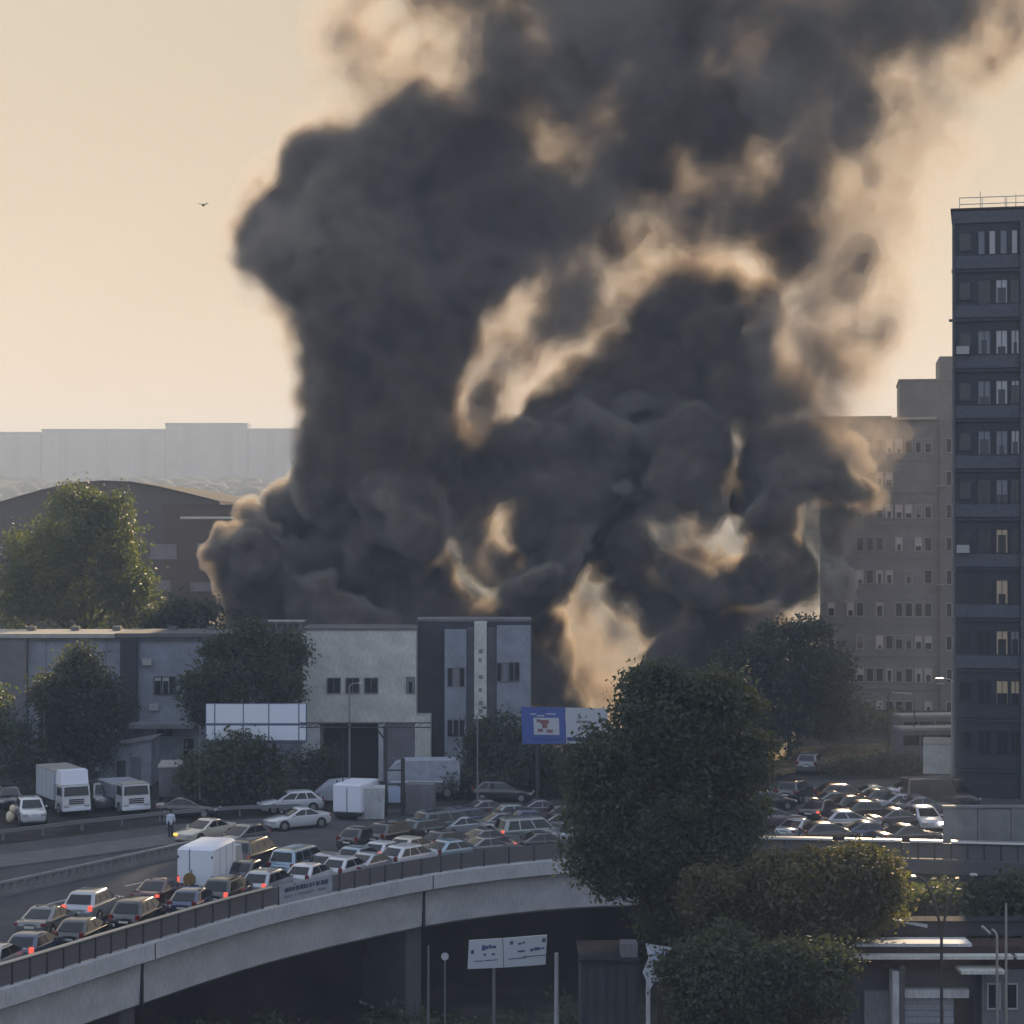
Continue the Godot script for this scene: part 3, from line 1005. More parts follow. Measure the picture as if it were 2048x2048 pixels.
func build_kiosk() -> void:
	# flat roofed building at the lower right
	var d := 140.0
	var k := d / FOCAL
	var o := thing("flat_roofed_building", "low building with thin white roof edges at the lower right corner", "building", Vector3((1700 - 1024) * k, 0, -d * ZS))
	var X := func(px: float) -> float: return (px - 1700.0) * k
	var Y := func(py: float) -> float: return EYE - (py - SKYLINE) * k
	bx(o, "wall", M.dark_render, 0.2, X.call(2300), -9.3, Y.call(1920), -5, -1.2)
	bx(o, "roof_slab", M.white_render, 0.0, X.call(2026), Y.call(1918), Y.call(1911), -2.0, 0.0)
	bx(o, "roof_slab", M.white_render, X.call(2033), X.call(2320), Y.call(1918), Y.call(1911), -2.0, 0.0)
	bx(o, "fascia", M.brick_red, 0.25, X.call(2300), Y.call(1911), Y.call(1897), -2.4, -0.6)
	bx(o, "upper_slab", M.concrete, X.call(1716), X.call(1948), Y.call(1897), Y.call(1891), -2.0, -0.5)
	bx(o, "soffit_band", M.brick_red, 0.25, X.call(2300), Y.call(1940), Y.call(1919), -1.2, -0.7)
	bx(o, "upper_room", M.dark_render, X.call(1750), X.call(2200), Y.call(1897), Y.call(1868), -4.0, -3)
	bx(o, "felt_roof", M.roof_dark, X.call(1749), X.call(2201), Y.call(1868), Y.call(1866), -4.1, -2.9)
	var s := Shape.new()
	s.slab([Vector3(X.call(1787), Y.call(1860), -2.9), Vector3(X.call(1880), Y.call(1873), -2.9), Vector3(X.call(1880), Y.call(1880), -2.9), Vector3(X.call(1787), Y.call(1863), -2.9)], Vector3(0, 0, -0.8))
	put("sloping_roof", s, M.concrete, o)
	bx(o, "yard_wall", M.dark_concrete, X.call(1560), X.call(1778), Y.call(1890), Y.call(1864), -6, -5.6)
	bx(o, "sunlit_wall_edge", M.roof_sheet, X.call(1558), X.call(1779), Y.call(1864), Y.call(1860), -6.1, -5.5)  # sunlit edge of the wall top put in as a paler strip
	bx(o, "pillar", M.concrete, X.call(1787), X.call(1800), -9.3, Y.call(1945), -1.2, -0.3)
	bx(o, "pillar", M.dark_concrete, X.call(1803), X.call(1813), -9.3, Y.call(1935), -1.2, -0.5)
	bx(o, "awning", M.white_render, X.call(1917), X.call(2004), Y.call(1943), Y.call(1936), -1.2, 0.5)
	bx(o, "shutter_head", M.concrete, X.call(1813), X.call(1945), Y.call(2003), Y.call(1986), -1.2, -0.8)
	for i in 6:
		bx(o, "shutter_slat", M.grey_render, X.call(1814), X.call(1916), Y.call(2017 + i * 13), Y.call(2005 + i * 13), -1.2, -1.05)
	bx(o, "doorway", M.under, X.call(1918), X.call(1956), -9.3, Y.call(2004), -1.2, -1.1)
	bx(o, "side_wall", M.mid_render, X.call(1972), X.call(2300), -9.3, Y.call(1946), -1.2, -0.9)
	bx(o, "left_wall", M.mid_render, X.call(1735), X.call(1786), -9.3, Y.call(1990), -1.2, -0.9)
	for q in [1995, 2030]:
		window(o, Vector3(X.call(q), Y.call(2000), -0.9), 0.5, 1.1, M.pane, 0, 0.08)
	# dark shed at the bottom
	var sh := thing("metal_shed", "dark metal shed with a pale roof edge at the bottom middle", "shed", Vector3((1165 - 1024) * k, -9, -d * ZS - 2))
	bx(sh, "wall", M.dark_render, 0, 118 * k, 0, Y.call(1940) + 9, -4, 0)
	bx(sh, "roof", M.roof_dark, -0.1, 120 * k, Y.call(1940) + 9, Y.call(1935) + 9, -4.2, 0.25)
	for i in 6:
		bx(sh, "wall_rib", M.dark_steel, 0.2 + i * 0.48, 0.28 + i * 0.48, 0.1, Y.call(1944) + 9, 0.0, 0.05)
	bx(sh, "roof_box", M.mid_render, 82 * k, 116 * k, Y.call(1935) + 9, Y.call(1908) + 9, -1.4, -0.3)

# ------------------------------------------------------------------ signs, lamps and poles
func smudges(o: Node3D, called: String, m: Material, spots: Array, org: Vector3, right: Vector3, up: Vector3, out: Vector3) -> void:
	# print as flat patches [u0, u1, v0, v1] on a board
	for q in spots:
		var s := Shape.new()
		var a: Vector3 = org + right * q[0] + up * q[2]
		var b: Vector3 = org + right * q[1] + up * q[2]
		var c: Vector3 = org + right * q[1] + up * q[3]
		var e: Vector3 = org + right * q[0] + up * q[3]
		s.slab([a + out, b + out, c + out, e + out], out * 0.3)
		put(called, s, m, o)

func board(o: Node3D, a: Vector3, b: Vector3, c: Vector3, e: Vector3, m: Material, called: String, thick := 0.12) -> void:
	var n := (b - a).cross(c - a).normalized()
	if n.z < 0.0:
		n = -n
	var s := Shape.new()
	s.slab([a, b, c, e], -n * thick)
	put(called, s, m, o)

func build_signs() -> void:
	# the white gridded board at left
	var d := 222.0
	var o := thing("billboard", "wide white billboard split by dark blue seams into ten sheets", "billboard", Vector3())
	var cols := [412, 430, 487, 538, 598, 613]
	var rows := [[1408, 1446], [1451, 1480]]
	bx(o, "frame", M.blue_seam, at(411, 0, d).x, at(614, 0, d).x, at(0, 1483, d).y, at(0, 1407, d).y, -d * ZS - 0.2, -d * ZS)
	for r in rows:
		for i in 5:
			bx(o, "sheet", M.white_sheet, at(cols[i] + 1.2, 0, d).x, at(cols[i + 1] - 1.2, 0, d).x, at(0, r[1], d).y, at(0, r[0], d).y, -d * ZS, -d * ZS + 0.05)
	for px in [463, 548]:
		var p := Shape.new()
		p.tube(Vector3(at(px, 0, d).x, -0.2, -d * ZS - 0.3), Vector3(at(px, 0, d).x, at(0, 1412, d).y, -d * ZS - 0.3), 0.16, 0.13, 10)
		put("post", p, M.dark_steel, o)
	var wk := Shape.new()
	wk.box(Vector3(at(512, 0, d).x, at(0, 1484, d).y, -d * ZS + 0.3), Vector3(7.4, 0.05, 0.5))
	put("walkway", wk, M.dark_steel, o)
	# the blue and white board in the middle
	d = 225.0
	o = thing("billboard", "billboard with a blue left half and a worn pale right half", "billboard", Vector3())
	var A := at(1042, 1414, d)
	var B := at(1130, 1415, d)
	var C := at(1215, 1417, d)
	var A2 := at(1045, 1488, d)
	var B2 := at(1132, 1487, d)
	var C2 := at(1217, 1484, d)
	board(o, A, B, B2, A2, M.print_blue, "blue_panel")
	board(o, B + Vector3(0.03, 0, 0), C, C2, B2 + Vector3(0.03, 0, 0), M.print_pale, "pale_panel")
	var rt := (B - A)
	var up := A - A2
	var out := Vector3(0, 0, 0.012)
	smudges(o, "pale_picture", M.print_pale, [[0.27, 0.85, 0.26, 0.72]], A2, rt, up, out)
	smudges(o, "picture_figure", M.print_red, [[0.42, 0.62, 0.56, 0.66], [0.46, 0.58, 0.44, 0.56], [0.36, 0.48, 0.34, 0.42], [0.56, 0.70, 0.32, 0.40], [0.34, 0.42, 0.60, 0.68]], A2, rt, up, out * 2.0)
	smudges(o, "faint_script", M.print_pale, [[0.20, 0.34, 0.80, 0.83], [0.36, 0.52, 0.76, 0.79], [0.56, 0.78, 0.81, 0.84]], A2, rt, up, out)
	smudges(o, "dark_script", M.print_deep, [[0.24, 0.44, 0.11, 0.16], [0.48, 0.66, 0.10, 0.15], [0.70, 0.92, 0.12, 0.16], [0.40, 0.56, 0.88, 0.93]], A2, rt, up, out)
	rt = C - B
	smudges(o, "blue_strip", M.print_deep, [[0.03, 0.98, 0.08, 0.20]], B2, rt, C - C2, out)
	smudges(o, "grey_script", M.print_grey, [[0.26, 0.62, 0.62, 0.70], [0.30, 0.36, 0.74, 0.90], [0.40, 0.58, 0.52, 0.57], [0.30, 0.66, 0.42, 0.47], [0.48, 0.56, 0.32, 0.40], [0.24, 0.40, 0.26, 0.31], [0.58, 0.78, 0.26, 0.30], [0.83, 0.90, 0.54, 0.64]], B2, rt, C - C2, out)
	for px in [1075, 1170]:
		var p := Shape.new()
		p.tube(Vector3(at(px, 0, d).x, -0.2, -d * ZS - 0.35), Vector3(at(px, 0, d).x, A.y - 0.1, -d * ZS - 0.35), 0.17, 0.14, 10)
		put("post", p, M.dark_steel, o)
	# the small board under the flyover
	d = 150.0
	o = thing("billboard", "small tilted pale billboard with blue print below the flyover", "billboard", Vector3())
	A = at(938, 1880, d)
	B = at(1005, 1876, d)
	C = at(1094, 1869, d)
	A2 = at(935, 1937, d)
	B2 = at(1007, 1934, d)
	C2 = at(1091, 1928, d)
	board(o, A, B, B2, A2, M.print_pale, "left_sheet")
	board(o, B + Vector3(0.03, 0, 0), C, C2, B2 + Vector3(0.03, 0, 0), M.print_pale, "right_sheet")
	up = A - A2
	rt = B - A
	smudges(o, "blue_script", M.print_deep, [[0.40, 0.50, 0.62, 0.80], [0.51, 0.58, 0.66, 0.78], [0.60, 0.68, 0.68, 0.80], [0.70, 0.82, 0.68, 0.77]], A2, rt, up, out)
	smudges(o, "grey_script", M.print_ink, [[0.08, 0.17, 0.52, 0.66], [0.46, 0.54, 0.44, 0.50], [0.70, 0.80, 0.44, 0.50], [0.18, 0.46, 0.24, 0.27], [0.50, 0.88, 0.25, 0.28]], A2, rt, up, out)
	rt = C - B
	up = C - C2
	smudges(o, "ink_marks", M.print_ink, [[0.12, 0.19, 0.76, 0.88], [0.30, 0.38, 0.74, 0.80], [0.39, 0.46, 0.77, 0.82], [0.84, 0.92, 0.76, 0.89], [0.30, 0.46, 0.48, 0.54], [0.10, 0.50, 0.26, 0.29], [0.42, 0.94, 0.30, 0.33]], B2, rt, up, out)
	smudges(o, "blue_script", M.print_deep, [[0.58, 0.66, 0.48, 0.57], [0.67, 0.80, 0.50, 0.60], [0.82, 0.90, 0.53, 0.58]], B2, rt, up, out)
	var pp := Shape.new()
	pp.tube(Vector3(at(988, 0, d).x, -9.2, -d * ZS - 0.3), Vector3(at(988, 0, d).x, A.y - 0.3, -d * ZS - 0.3), 0.10, 0.09, 10)
	put("post", pp, M.steel, o)
	# gantry
	d = 216.0
	o = thing("sign_gantry", "dark steel sign gantry with two close posts and a small blue panel", "gantry", Vector3())
	var bm := Shape.new()
	for e in [-0.16, 0.16]:
		bm.box(Vector3((at(600, 0, d).x + at(862, 0, d).x) * 0.5, at(0, 1450, d).y + e, -d * ZS), Vector3(at(862, 0, d).x - at(600, 0, d).x, 0.07, 0.22))
	put("beam", bm, M.dark_steel, o)
	for i in 18:
		var br := Shape.new()
		var x0: float = lerpf(at(602, 0, d).x, at(846, 0, d).x, i / 18.0)
		var y0: float = at(0, 1450, d).y
		br.tube(Vector3(x0, y0 - 0.14, -d * ZS), Vector3(x0 + 0.5, y0 + 0.14, -d * ZS), 0.025, 0.025, 6)
		put("brace", br, M.dark_steel, o)
	for q in [[771, 1452], [806, 1516]]:
		var p := Shape.new()
		p.box(Vector3(at(q[0], 0, d).x, at(0, q[1], d).y * 0.5, -d * ZS), Vector3(0.28, at(0, q[1], d).y, 0.3))
		put("post", p, M.dark_steel, o)
	for q in [1540, 1568, 1608]:
		var p := Shape.new()
		p.box(Vector3(at(788.5, 0, d).x, at(0, q, d).y, -d * ZS), Vector3(1.0, 0.1, 0.12))
		put("cross_rail", p, M.dark_steel, o)
	bx(o, "panel", M.screen_blue, at(777, 0, d).x, at(801, 0, d).x, at(0, 1604, d).y, at(0, 1573, d).y, -d * ZS - 0.05, -d * ZS + 0.08)
	var bc := Shape.new()
	bc.tube(at(752, 1455, d), at(769, 1478, d), 0.06, 0.06, 8)
	put("bracket", bc, M.dark_steel, o)
	# hanging sheet in front of the shed
	d = 138.0
	o = thing("hanging_sheet", "crumpled pale blue and white sheet hanging beside the dark shed", "sheet", Vector3())
	var s := Shape.new()
	var ring := []
	for p in [[1291, 1886], [1318, 1891], [1345, 1894], [1341, 1916], [1351, 1927], [1368, 1946], [1361, 1952], [1341, 1946], [1322, 1960], [1307, 1964], [1300, 1978], [1285, 1944], [1297, 1915]]:
		ring.append(at(p[0], p[1], d + 0.25 * sin(p[0] * 0.4)))
	s.slab(ring, Vector3(0, 0, -0.06))
	put("cloth", s, M.print_pale, o)
	var bl := Shape.new()
	bl.slab([at(1303, 1903, d - 0.4), at(1330, 1901, d - 0.4), at(1328, 1926, d - 0.4), at(1304, 1930, d - 0.4)], Vector3(0, 0, -0.02))
	put("blue_patch", bl, M.screen_blue, o)
	var ps := Shape.new()
	ps.tube(Vector3(at(1296, 0, d).x, -9.2, -d * ZS - 0.2), at(1296, 1950, d + 0.2), 0.12, 0.10, 8)
	put("post", ps, M.concrete, o)
	# round white sign
	d = 150.0
	o = thing("round_sign", "small round white sign on a thin post under the flyover", "sign", Vector3())
	var rs := Shape.new()
	rs.tube(at(890, 1912, d), at(890, 1912, d) + Vector3(0, 0, -0.04), 0.19, 0.19, 16)
	put("disc", rs, M.print_pale, o)
	var rp := Shape.new()
	rp.tube(Vector3(at(890, 0, d).x, -9.2, -d * ZS - 0.1), at(890, 1905, d + 0.1), 0.045, 0.04, 8)
	put("post", rp, M.steel, o)

func lamp_post(called: String, label: String, px: float, top: float, base_h: float, d: float, r: float, arms: Array, m: Material, group := "") -> void:
	# arms: [px, py, head length in px]
	var o := thing(called, label, "lamp post" if arms.size() else "pole", Vector3(at(px, 0, d).x, base_h, -d * ZS), 0.0, group)
	var y := at(0, top, d).y - base_h
	var p := Shape.new()
	p.tube(Vector3(0, -0.2, 0), Vector3(0, y, 0), r, r * 0.6, 10)
	put("pole", p, m, o)
	for a in arms:
		var e: Vector3 = at(a[0], a[1], d) - o.position
		e.z = 0.0
		var s := Shape.new()
		var pts := []
		for k in 7:
			var t := k / 6.0
			pts.append(Vector3(e.x * pow(t, 1.3), lerpf(y, e.y, sin(t * PI * 0.5)), 0))
		s.path(pts, r * 0.6, r * 0.4, 8)
		put("arm", s, m, o)
		var h := Shape.new()
		var sgn := signf(e.x) if absf(e.x) > 0.01 else 1.0
		var hl: float = a[2] * d / FOCAL
		h.box(e + Vector3(sgn * hl * 0.5, -0.02, 0), Vector3(hl, 0.12, 0.3), Basis(Vector3.BACK, a[3] if a.size() > 3 else 0.0), 0.05)
		put("lamp_head", h, M.roof_sheet, o)

func build_lamps() -> void:
	lamp_post("lamp_post", "thin pale lamp post in front of the left dark tree", 89, 1376, 0.0, 236, 0.10, [[80, 1362, 14]], M.steel, "lamp posts in the yard")
	lamp_post("lamp_post", "tall thin lamp post in front of the white building's windows", 699, 1372, 0.0, 225, 0.09, [[716, 1366, 12]], M.steel, "lamp posts in the yard")
	lamp_post("lamp_post", "dark lamp post with a long sunlit head near the dry grass", 1776, 1389, 0.0, 258, 0.10, [[1784, 1386, 40, -0.05]], M.dark_steel, "lamp posts at the junction")
	lamp_post("lamp_post", "lamp post against the tower with a small pale head reaching left", 1903, 1362, 0.0, 226, 0.08, [[1888, 1357, 18]], M.steel, "lamp posts at the junction")
	lamp_post("pole", "short dark pole between the dry grass and the buses", 1828, 1402, 0.0, 262, 0.08, [], M.dark_steel)
	lamp_post("pole", "thin grey pole rising from the bushes below the gridded billboard", 400, 1450, 0.0, 219, 0.06, [], M.steel)
	lamp_post("pole", "thin grey pole right of the office building's pale pilaster", 955, 1432, 0.0, 218, 0.07, [], M.steel)
	lamp_post("pole", "thin pole in front of the covered vehicle", 686, 1470, 0.0, 214, 0.05, [], M.dark_steel)
	lamp_post("double_lamp_post", "double armed lamp post spreading like a Y before the flat roofed building", 1882, 1872, -9.0, 134, 0.11, [[1832, 1752, 12], [1938, 1748, 16]], M.dark_steel)
	lamp_post("lamp_post", "lamp post with a bent pale head at the lower right", 1993, 1874, -9.0, 132, 0.09, [[1982, 1858, 22, -0.75]], M.rail_steel, "lamp posts at the lower right")
	lamp_post("pole", "tall pale pole at the lower right corner, right of the bent lamp", 2011, 1806, -9.0, 130, 0.085, [], M.rail_steel)
	lamp_post("pole", "thick pale grey pole right of the small tilted billboard", 1113, 1905, -9.0, 152, 0.17, [], M.concrete)
	lamp_post("pole", "thin pole under the flyover left of the round sign", 857, 1890, -9.0, 153, 0.09, [], M.steel)

func build_small() -> void:
	# bird
	var b := thing("bird", "small dark bird flying in the clear sky left of the smoke", "bird", at(406, 410, 200))
	var s := Shape.new()
	s.ball(Vector3(), Vector3(0.09, 0.075, 0.17), 6, 8)
	s.ball(Vector3(0, 0.03, 0.18), Vector3(0.05, 0.05, 0.06), 5, 7)
	put("body", s.smooth(60), M.feather, b)
	for e in [-1.0, 1.0]:
		var w := Shape.new()
		w.slab([Vector3(0.05 * e, 0.02, 0.10), Vector3(0.22 * e, 0.13, 0.08), Vector3(0.34 * e, 0.15, -0.04), Vector3(0.20 * e, 0.10, -0.08), Vector3(0.05 * e, 0.01, -0.10)], Vector3(0, -0.015, 0))
		put("wing", w, M.feather, b)
	var t := Shape.new()
	t.slab([Vector3(-0.03, 0, -0.15), Vector3(0.03, 0, -0.15), Vector3(0.07, 0.0, -0.30), Vector3(-0.07, 0.0, -0.30)], Vector3(0, -0.012, 0))
	put("tail", t, M.feather, b)
	# cream bundle at the left edge
	var c := thing("cream_bundle", "cream coloured two lobed bundle at the left edge of the yard", "bundle", on(24, 1645, 0.0))
	var q := Shape.new()
	q.ball(Vector3(-0.1, 0.42, 0), Vector3(0.30, 0.42, 0.3), 7, 10)
	q.ball(Vector3(0.08, 0.98, 0), Vector3(0.24, 0.30, 0.24), 6, 10)
	put("sacking", q.smooth(60), M.canvas, c)
	# the walking person in a white shirt
	var p := thing("person", "person in a white shirt and dark trousers walking along the guard rail", "person", on(342, 1673, 0.13), 0.35)
	var legs := [[Vector3(-0.09, 0.90, 0), Vector3(-0.11, 0.48, -0.10), 0.085, 0.06], [Vector3(-0.11, 0.48, -0.10), Vector3(-0.10, 0.07, 0.08), 0.06, 0.045], [Vector3(0.09, 0.90, 0), Vector3(0.11, 0.48, -0.16), 0.085, 0.06], [Vector3(0.11, 0.48, -0.16), Vector3(0.12, 0.07, -0.22), 0.06, 0.045]]
	var feet := [[Vector3(-0.10, 0.05, 0.08), Vector3(-0.11, 0.04, -0.10), 0.048, 0.04], [Vector3(0.12, 0.05, -0.22), Vector3(0.13, 0.04, -0.40), 0.048, 0.04]]
	var trunk := [[Vector3(0, 0.92, 0), Vector3(0, 1.15, 0), 0.13, 0.13], [Vector3(0, 1.15, 0), Vector3(0, 1.38, 0), 0.14, 0.15], [Vector3(-0.17, 1.40, 0), Vector3(0.17, 1.40, 0), 0.07, 0.07]]
	var arms := [[Vector3(-0.20, 1.39, 0), Vector3(-0.25, 1.10, 0.06), 0.055, 0.045], [Vector3(-0.25, 1.10, 0.06), Vector3(-0.23, 0.85, -0.06), 0.043, 0.032], [Vector3(0.20, 1.39, 0), Vector3(0.26, 1.10, -0.05), 0.055, 0.045], [Vector3(0.26, 1.10, -0.05), Vector3(0.24, 0.88, -0.18), 0.043, 0.032]]
	var hands := [[Vector3(-0.23, 0.84, -0.06), Vector3(-0.225, 0.76, -0.09), 0.032, 0.026], [Vector3(0.24, 0.87, -0.18), Vector3(0.235, 0.79, -0.22), 0.032, 0.026]]
	for e in [-1.0, 1.0]:
		var h: Vector3 = hands[0 if e < 0 else 1][1]
		for f in 4:
			var o := Vector3(0.0, 0, -0.024 + 0.016 * f)
			hands.append([h + o, h + o + Vector3(0.0, -0.07 - 0.008 * (1 if f == 1 or f == 2 else 0), -0.02), 0.0085, 0.007])
		hands.append([h + Vector3(-0.01 * e, 0.04, -0.03), h + Vector3(-0.03 * e, -0.02, -0.06), 0.010, 0.008])
	var head := [[Vector3(0, 1.46, 0), Vector3(0, 1.56, -0.015), 0.055, 0.055], [Vector3(0, 1.62, -0.01), Vector3(0, 1.68, 0.0), 0.085, 0.092], [Vector3(0, 1.57, -0.045), Vector3(0, 1.59, -0.05), 0.05, 0.05], [Vector3(0, 1.625, -0.10), Vector3(0, 1.605, -0.115), 0.014, 0.018], [Vector3(-0.09, 1.63, 0.01), Vector3(-0.09, 1.60, 0.01), 0.02, 0.014], [Vector3(0.09, 1.63, 0.01), Vector3(0.09, 1.60, 0.01), 0.02, 0.014]]
	put_mesh("body", body_mesh(legs + feet + trunk + arms + hands + head, 0.0, 0.014, M.skin), p)
	put_mesh("shirt", body_mesh(trunk + [arms[0], arms[2], [arms[1][0], arms[1][0].lerp(arms[1][1], 0.8), 0.043, 0.036], [arms[3][0], arms[3][0].lerp(arms[3][1], 0.8), 0.043, 0.036]], 0.022, 0.02, M.shirt), p)
	put_mesh("trousers", body_mesh(legs + [[Vector3(-0.06, 0.93, 0), Vector3(0.06, 0.93, 0), 0.12, 0.12]], 0.02, 0.02, M.trousers), p)
	put_mesh("shoes", body_mesh(feet, 0.015, 0.015, M.under), p)
	put_mesh("hair", body_mesh([[Vector3(0, 1.66, 0.025), Vector3(0, 1.69, 0.015), 0.092, 0.094], [Vector3(0, 1.60, 0.05), Vector3(0, 1.64, 0.05), 0.06, 0.07]], 0.006, 0.015, M.hair), p)

func body_mesh(caps: Array, grow: float, cell: float, m: Material) -> ArrayMesh:
	# smooth union of tapered capsules, as surface nets
	var lo := Vector3(9, 9, 9)
	var hi := -lo
	for c in caps:
		for e in [0, 1]:
			var r: float = c[2 + e] + grow + 0.06
			lo = lo.min(c[e] - Vector3.ONE * r)
			hi = hi.max(c[e] + Vector3.ONE * r)
	var nx := int((hi.x - lo.x) / cell) + 2
	var ny := int((hi.y - lo.y) / cell) + 2
	var nz := int((hi.z - lo.z) / cell) + 2
	var f := PackedFloat32Array()
	f.resize(nx * ny * nz)
	f.fill(1.0)
	var kk := 0.025
	for c in caps:
		var a: Vector3 = c[0]
		var ab: Vector3 = c[1] - a
		var l2 := maxf(ab.length_squared(), 1e-8)
		var r := maxf(c[2], c[3]) + grow + 0.05
		var b0 := ((a.min(c[1]) - Vector3.ONE * r - lo) / cell).floor()
		var b1 := ((a.max(c[1]) + Vector3.ONE * r - lo) / cell).ceil()
		for q in range(maxi(0, b0.z), mini(nz, b1.z + 1)):
			for j in range(maxi(0, b0.y), mini(ny, b1.y + 1)):
				for i in range(maxi(0, b0.x), mini(nx, b1.x + 1)):
					var p := lo + Vector3(i, j, q) * cell
					var t := clampf((p - a).dot(ab) / l2, 0.0, 1.0)
					var d := (p - a - ab * t).length() - lerpf(c[2], c[3], t) - grow
					var id := (q * ny + j) * nx + i
					var o := f[id]
					var h := maxf(kk - absf(o - d), 0.0) / kk
					f[id] = minf(o, d) - h * h * kk * 0.25
	for i in f.size():
		f[i] = -f[i]
	var g := nets(f, nx, ny, nz, lo, Vector3.ONE * cell, [0.0])
	var arr := []
	arr.resize(Mesh.ARRAY_MAX)
	arr[Mesh.ARRAY_VERTEX] = g[0][0]
	arr[Mesh.ARRAY_INDEX] = g[0][1]
	var st := SurfaceTool.new()
	st.create_from_arrays(arr)
	st.generate_normals()
	var me := st.commit()
	me.surface_set_material(0, m)
	return me

# ------------------------------------------------------------------ plants
func leaf_mat(called: String, c: Color) -> StandardMaterial3D:
	var m := mat(called, c, 0.6)
	m.vertex_color_use_as_albedo = true
	m.backlight_enabled = true
	m.backlight = Color(1.0, 1.0, 0.62)
	return m

func crown(lobes: Array, count: int, size: float, clump: float, m: Material, sd: int) -> ArrayMesh:
	# lobes: [centre, radii]
	var r := RandomNumberGenerator.new()
	r.seed = sd
	var wts := []
	var tot := 0.0
	for l in lobes:
		tot += pow(l[1].x * l[1].y * l[1].z, 0.68)
		wts.append(tot)
	var v := PackedVector3Array()
	var n := PackedVector3Array()
	var c := PackedColorArray()
	var per := 26
	for k in count / per:
		var x := r.randf() * tot
		var li := 0
		while wts[li] < x:
			li += 1
		var l: Array = lobes[li]
		var dir := Vector3(r.randfn(), r.randfn(), r.randfn()).normalized()
		var far := pow(r.randf(), 0.36) * r.randf_range(0.86, 1.10)
		var mid: Vector3 = l[0] + dir * l[1] * far
		var tone := r.randf_range(0.62, 1.30)
		var warm := r.randf_range(-0.10, 0.14)
		for q in per:
			var p := mid + Vector3(r.randfn(), r.randfn() * 0.8, r.randfn()) * clump
			var nn := (dir * 0.8 + Vector3(r.randfn(), r.randfn() + 0.4, r.randfn()) * 0.7).normalized()
			var a := nn.cross(Vector3(r.randfn(), r.randfn(), r.randfn())).normalized()
			var b := a.cross(nn)
			var s := size * r.randf_range(0.45, 1.45)
			a *= s
			b *= s * 0.55
			var p0 := p - a
			var p1 := p + b - a * 0.1
			var p2 := p + a
			var p3 := p - b - a * 0.1
			v.append_array([p0, p2, p1, p0, p3, p2])
			n.append_array([nn, nn, nn, nn, nn, nn])
			var t := tone * r.randf_range(0.85, 1.15)
			var col := Color(t * (1.0 + warm), t, t * (1.0 - warm))
			c.append_array([col, col, col, col, col, col])
	var arr := []
	arr.resize(Mesh.ARRAY_MAX)
	arr[Mesh.ARRAY_VERTEX] = v
	arr[Mesh.ARRAY_NORMAL] = n
	arr[Mesh.ARRAY_COLOR] = c
	var me := ArrayMesh.new()
	me.add_surface_from_arrays(Mesh.PRIMITIVE_TRIANGLES, arr)
	me.surface_set_material(0, m)
	return me

func tree(called: String, label: String, category: String, d: float, base_h: float, lobes: Array, count: int, size: float, m: Material, sd: int, trunk := true, group := "") -> void:
	# lobes: [across, down, half width, half height] in the photograph
	var k := d / FOCAL
	var r := RandomNumberGenerator.new()
	r.seed = sd
	var mx := 0.0
	for l in lobes:
		mx += l[0]
	mx /= lobes.size()
	var o := thing(called, label, category, Vector3(at(mx, 0, d).x, base_h, -d * ZS), 0.0, group)
	var ls := []
	var all := Vector3()
	for l in lobes:
		var c: Vector3 = at(l[0], l[1], d) - o.position
		var rad := Vector3(l[2] * k, l[3] * k, (l[2] + l[3]) * 0.5 * k)
		c.z += r.randf_range(-0.5, 0.5) * rad.z
		ls.append([c, rad])
		all += c
	all /= lobes.size()
	# boughs of unequal reach break the outline
	var boughs := ls.duplicate()
	for l in ls:
		for q in 6:
			var dir := Vector3(r.randfn(), r.randfn() * 0.9 + 0.15, r.randfn()).normalized()
			var f := r.randf_range(0.24, 0.46)
			boughs.append([l[0] + dir * l[1] * r.randf_range(0.72, 1.04), l[1] * f * Vector3(r.randf_range(0.8, 1.3), r.randf_range(0.6, 1.0), 1.0)])
	if trunk:
		var s := Shape.new()
		var t0 := Vector3(r.randf_range(-0.3, 0.3), 0, 0)
		var fork := Vector3(all.x * 0.3, all.y * 0.55, all.z * 0.3)
		var th := clampf(all.y * 0.028, 0.12, 0.42)
		s.path([t0 - Vector3.UP * 0.3, t0 * 0.5 + Vector3.UP * fork.y * 0.5, fork], th * 1.3, th * 0.8, 9)
		put("trunk", s.smooth(60), M.bark, o)
		var lm := Shape.new()
		for l in ls:
			var e: Vector3 = l[0]
			var mid := fork.lerp(e, 0.5) + Vector3(r.randf_range(-0.4, 0.4), 0.4, r.randf_range(-0.4, 0.4))
			lm.path([fork, mid, e], th * 0.55, th * 0.12, 6)
			for q in 4:
				var dir := Vector3(r.randfn(), r.randfn() * 0.6 + 0.3, r.randfn()).normalized()
				lm.tube(mid.lerp(e, q / 4.0), e + dir * l[1] * 0.85, th * 0.16, th * 0.04, 5)
		put("limbs", lm.smooth(60), M.bark, o)
	put_mesh("crown" if trunk else "foliage", crown(boughs, count, size, size * 2.9, m, sd), o)

